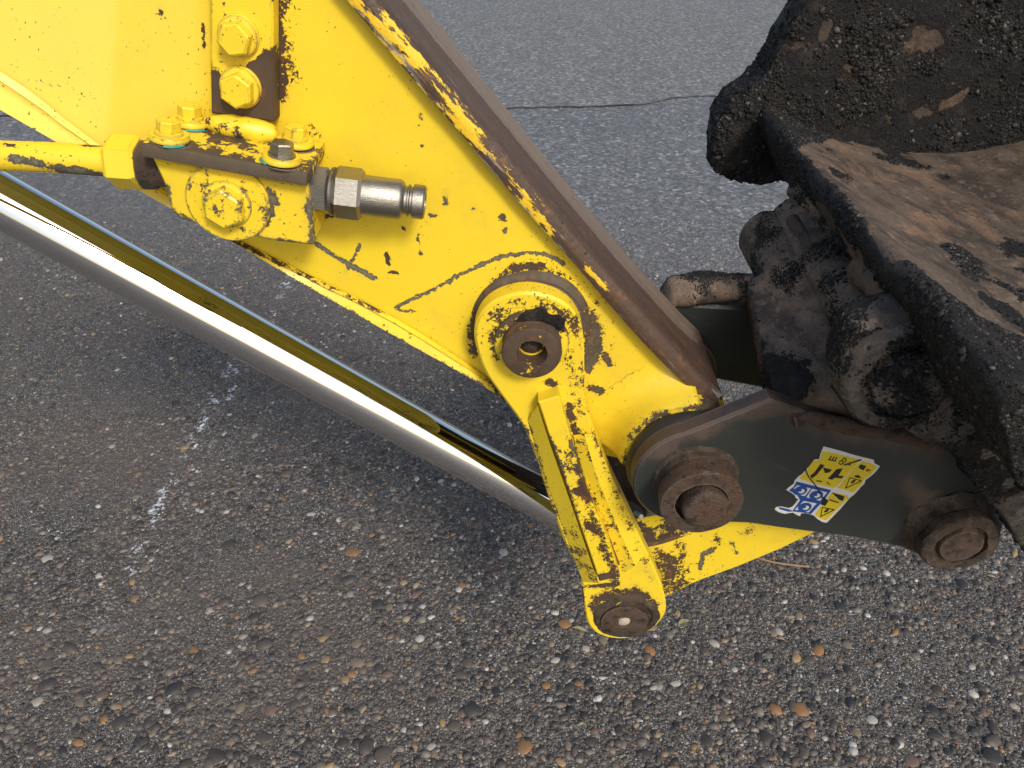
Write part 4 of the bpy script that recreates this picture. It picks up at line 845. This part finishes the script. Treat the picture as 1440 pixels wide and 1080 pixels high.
# ---------------------------------------------------------------- clods of dirt stuck on the crust
def clods(objs, n, r0, r1, mat, parent, thr):
    Ps = []; Ns = []
    for o in objs:
        me = o.data; me.calc_loop_triangles(); m = len(me.loop_triangles); tv = np.empty(m * 3, np.int32); me.loop_triangles.foreach_get('vertices', tv); tv = tv.reshape(-1, 3)
        co = coords(me); cr = np.empty(len(me.vertices), np.float32); me.attributes['crust'].data.foreach_get('value', cr)
        a_, b_, c_ = co[tv[:, 0]], co[tv[:, 1]], co[tv[:, 2]]; nn_ = np.cross(b_ - a_, c_ - a_); ar = np.linalg.norm(nn_, axis=1) / 2 + 1e-12
        ct = (a_ + b_ + c_) / 3; vis = np.einsum('ij,ij->i', nn_, np.array(CAM) - ct) > 0
        q_ = proj(ct); vis &= (q_[:, 0] > -40) & (q_[:, 0] < 1480) & (q_[:, 1] > -40) & (q_[:, 1] < 1120)
        pn = np.array([noise.noise(Vector(p_) * 13) + .6 * noise.noise(Vector(p_) * 34) for p_ in ct]); wt = ar * vis * np.clip(.25 + 1.6 * pn, .04, 1.2) * np.clip((cr[tv].mean(1) - thr) * 5, 0, 1) / np.maximum(.3, np.linalg.norm(ct - np.array(CAM), axis=1)) ** 2
        if wt.sum() <= 0: continue
        k_ = rng.choice(m, int(n), p=wt / wt.sum()); u_ = rng.uniform(0, 1, (len(k_), 2)); fl_ = u_.sum(1) > 1; u_[fl_] = 1 - u_[fl_]
        Ps.append(a_[k_] + u_[:, :1] * (b_ - a_)[k_] + u_[:, 1:] * (c_ - a_)[k_]); Ns.append((nn_ / (2 * ar[:, None]))[k_])
    P_, N_ = np.concatenate(Ps), np.concatenate(Ns); d_, f_ = dome(5); K = len(P_)
    t_ = rng.normal(size=(K, 3)); U = np.cross(N_, t_); U /= np.linalg.norm(U, axis=1, keepdims=True); Wv = np.cross(N_, U)
    R_ = np.clip(r0 * np.exp(np.abs(rng.normal(0, .55, K))), r0 * .6, r1); as_ = rng.uniform(.5, 1, K); hs_ = rng.uniform(.25, .75, K); jt = rng.uniform(.6, 1.3, (K, len(d_)))
    VV_ = P_[:, None] + U[:, None] * (d_[None, :, :1] * (R_[:, None] * jt)[..., None]) + Wv[:, None] * (d_[None, :, 1:2] * ((R_ * as_)[:, None] * jt)[..., None]) + N_[:, None] * (d_[None, :, 2:] * ((R_ * hs_)[:, None] * jt)[..., None])
    FF_ = (f_[None] + (np.arange(K) * len(d_))[:, None, None]).reshape(-1, 3); VV_ = VV_.reshape(-1, 3)
    me = bpy.data.meshes.new('dirt_clods'); me.vertices.add(len(VV_)); me.vertices.foreach_set('co', VV_.ravel().astype(np.float32))
    me.loops.add(FF_.size); me.loops.foreach_set('vertex_index', FF_.ravel().astype(np.int32)); me.polygons.add(len(FF_)); me.polygons.foreach_set('loop_start', np.arange(0, FF_.size, 3, dtype=np.int32)); me.update(calc_edges=True)
    tn_ = np.repeat(rng.choice([.006, .012, .020, .034, .08], K, p=[.40, .30, .18, .09, .03]) * rng.uniform(.7, 1.3, K), len(d_)); cc_ = np.ones((len(VV_), 4), np.float32); cc_[:, 0] = tn_ * 1.12; cc_[:, 1] = tn_; cc_[:, 2] = tn_ * .90
    ca_ = me.attributes.new('tint', 'FLOAT_COLOR', 'POINT'); ca_.data.foreach_set('color', cc_.ravel())
    o = link('dirt_clods', me, mat, parent, sharp=0, smooth=False); o['kind'] = 'stuff'; return o
cm = NT('bitumen_clods'); CLOD = cm.set(Base_Color=cm.n('ShaderNodeAttribute', attribute_name='tint').outputs['Color'], Roughness=.7, Specular_IOR_Level=.3)
by = lambda par, *nm: [o for o in par.children if o.name.split('.')[0] in nm]
clods(by(bkt, 'bucket_shell'), 26000, .0009, .0045, CLOD, bkt, .42)
clods(by(bkt, 'side_wall'), 17000, .0012, .0055, CLOD, bkt, .30)
clods(by(bkt, 'hinge_plate', 'hinge_pin'), 7000, .0007, .0036, CLOD, bkt, .35)
clods(by(bkt, 'hinge_bar', 'lip_reinforcement'), 5000, .0007, .003, CLOD, bkt, .25)
clods(by(cpr, 'cross_plate', 'cross_tube', 'ear_rim'), 4500, .0006, .0028, CLOD, cpr, .30)

# ---------------------------------------------------------------- small litter on the ground
gp = [ground(x, y, .006) for x, y in ((1058, 782), (1085, 790), (1110, 794), (1138, 797))]
tag(tube('grass_stalk', catmull(gp, 6), .0022, DRY, None, n=8), 'thin dry straw-coloured stalk on the asphalt right of the yellow link foot', 'stalk')
def leaf(cx, cy, L_, w, rot, label):
    c_ = ground(cx, cy, .004); V = []; Fc = []; m = 10
    for i in range(m + 1):
        t = i / m; ww = w * math.sin(math.pi * min(1, t * .95 + .03)) ** .8
        for j, sgn in enumerate((-1, 0, 1)): V.append((c_.x + math.cos(rot) * (t - .5) * L_ - math.sin(rot) * ww * sgn, c_.y + math.sin(rot) * (t - .5) * L_ + math.cos(rot) * ww * sgn, .004 + (.003 if sgn else 0) + .003 * math.sin(t * 5)))
    for i in range(m):
        for j in range(2): Fc.append((i * 3 + j, i * 3 + j + 1, i * 3 + j + 4, i * 3 + j + 3))
    tag(link('fallen_leaf', mesh('fallen_leaf', V, Fc, False), LEAF, None), label, 'leaf')
leaf(962, 876, .030, .008, .5, 'pale green withered leaf on the asphalt right of the rocker link foot')
leaf(816, 886, .034, .005, -.2, 'narrow dull leaf on the asphalt left of the rocker link foot')
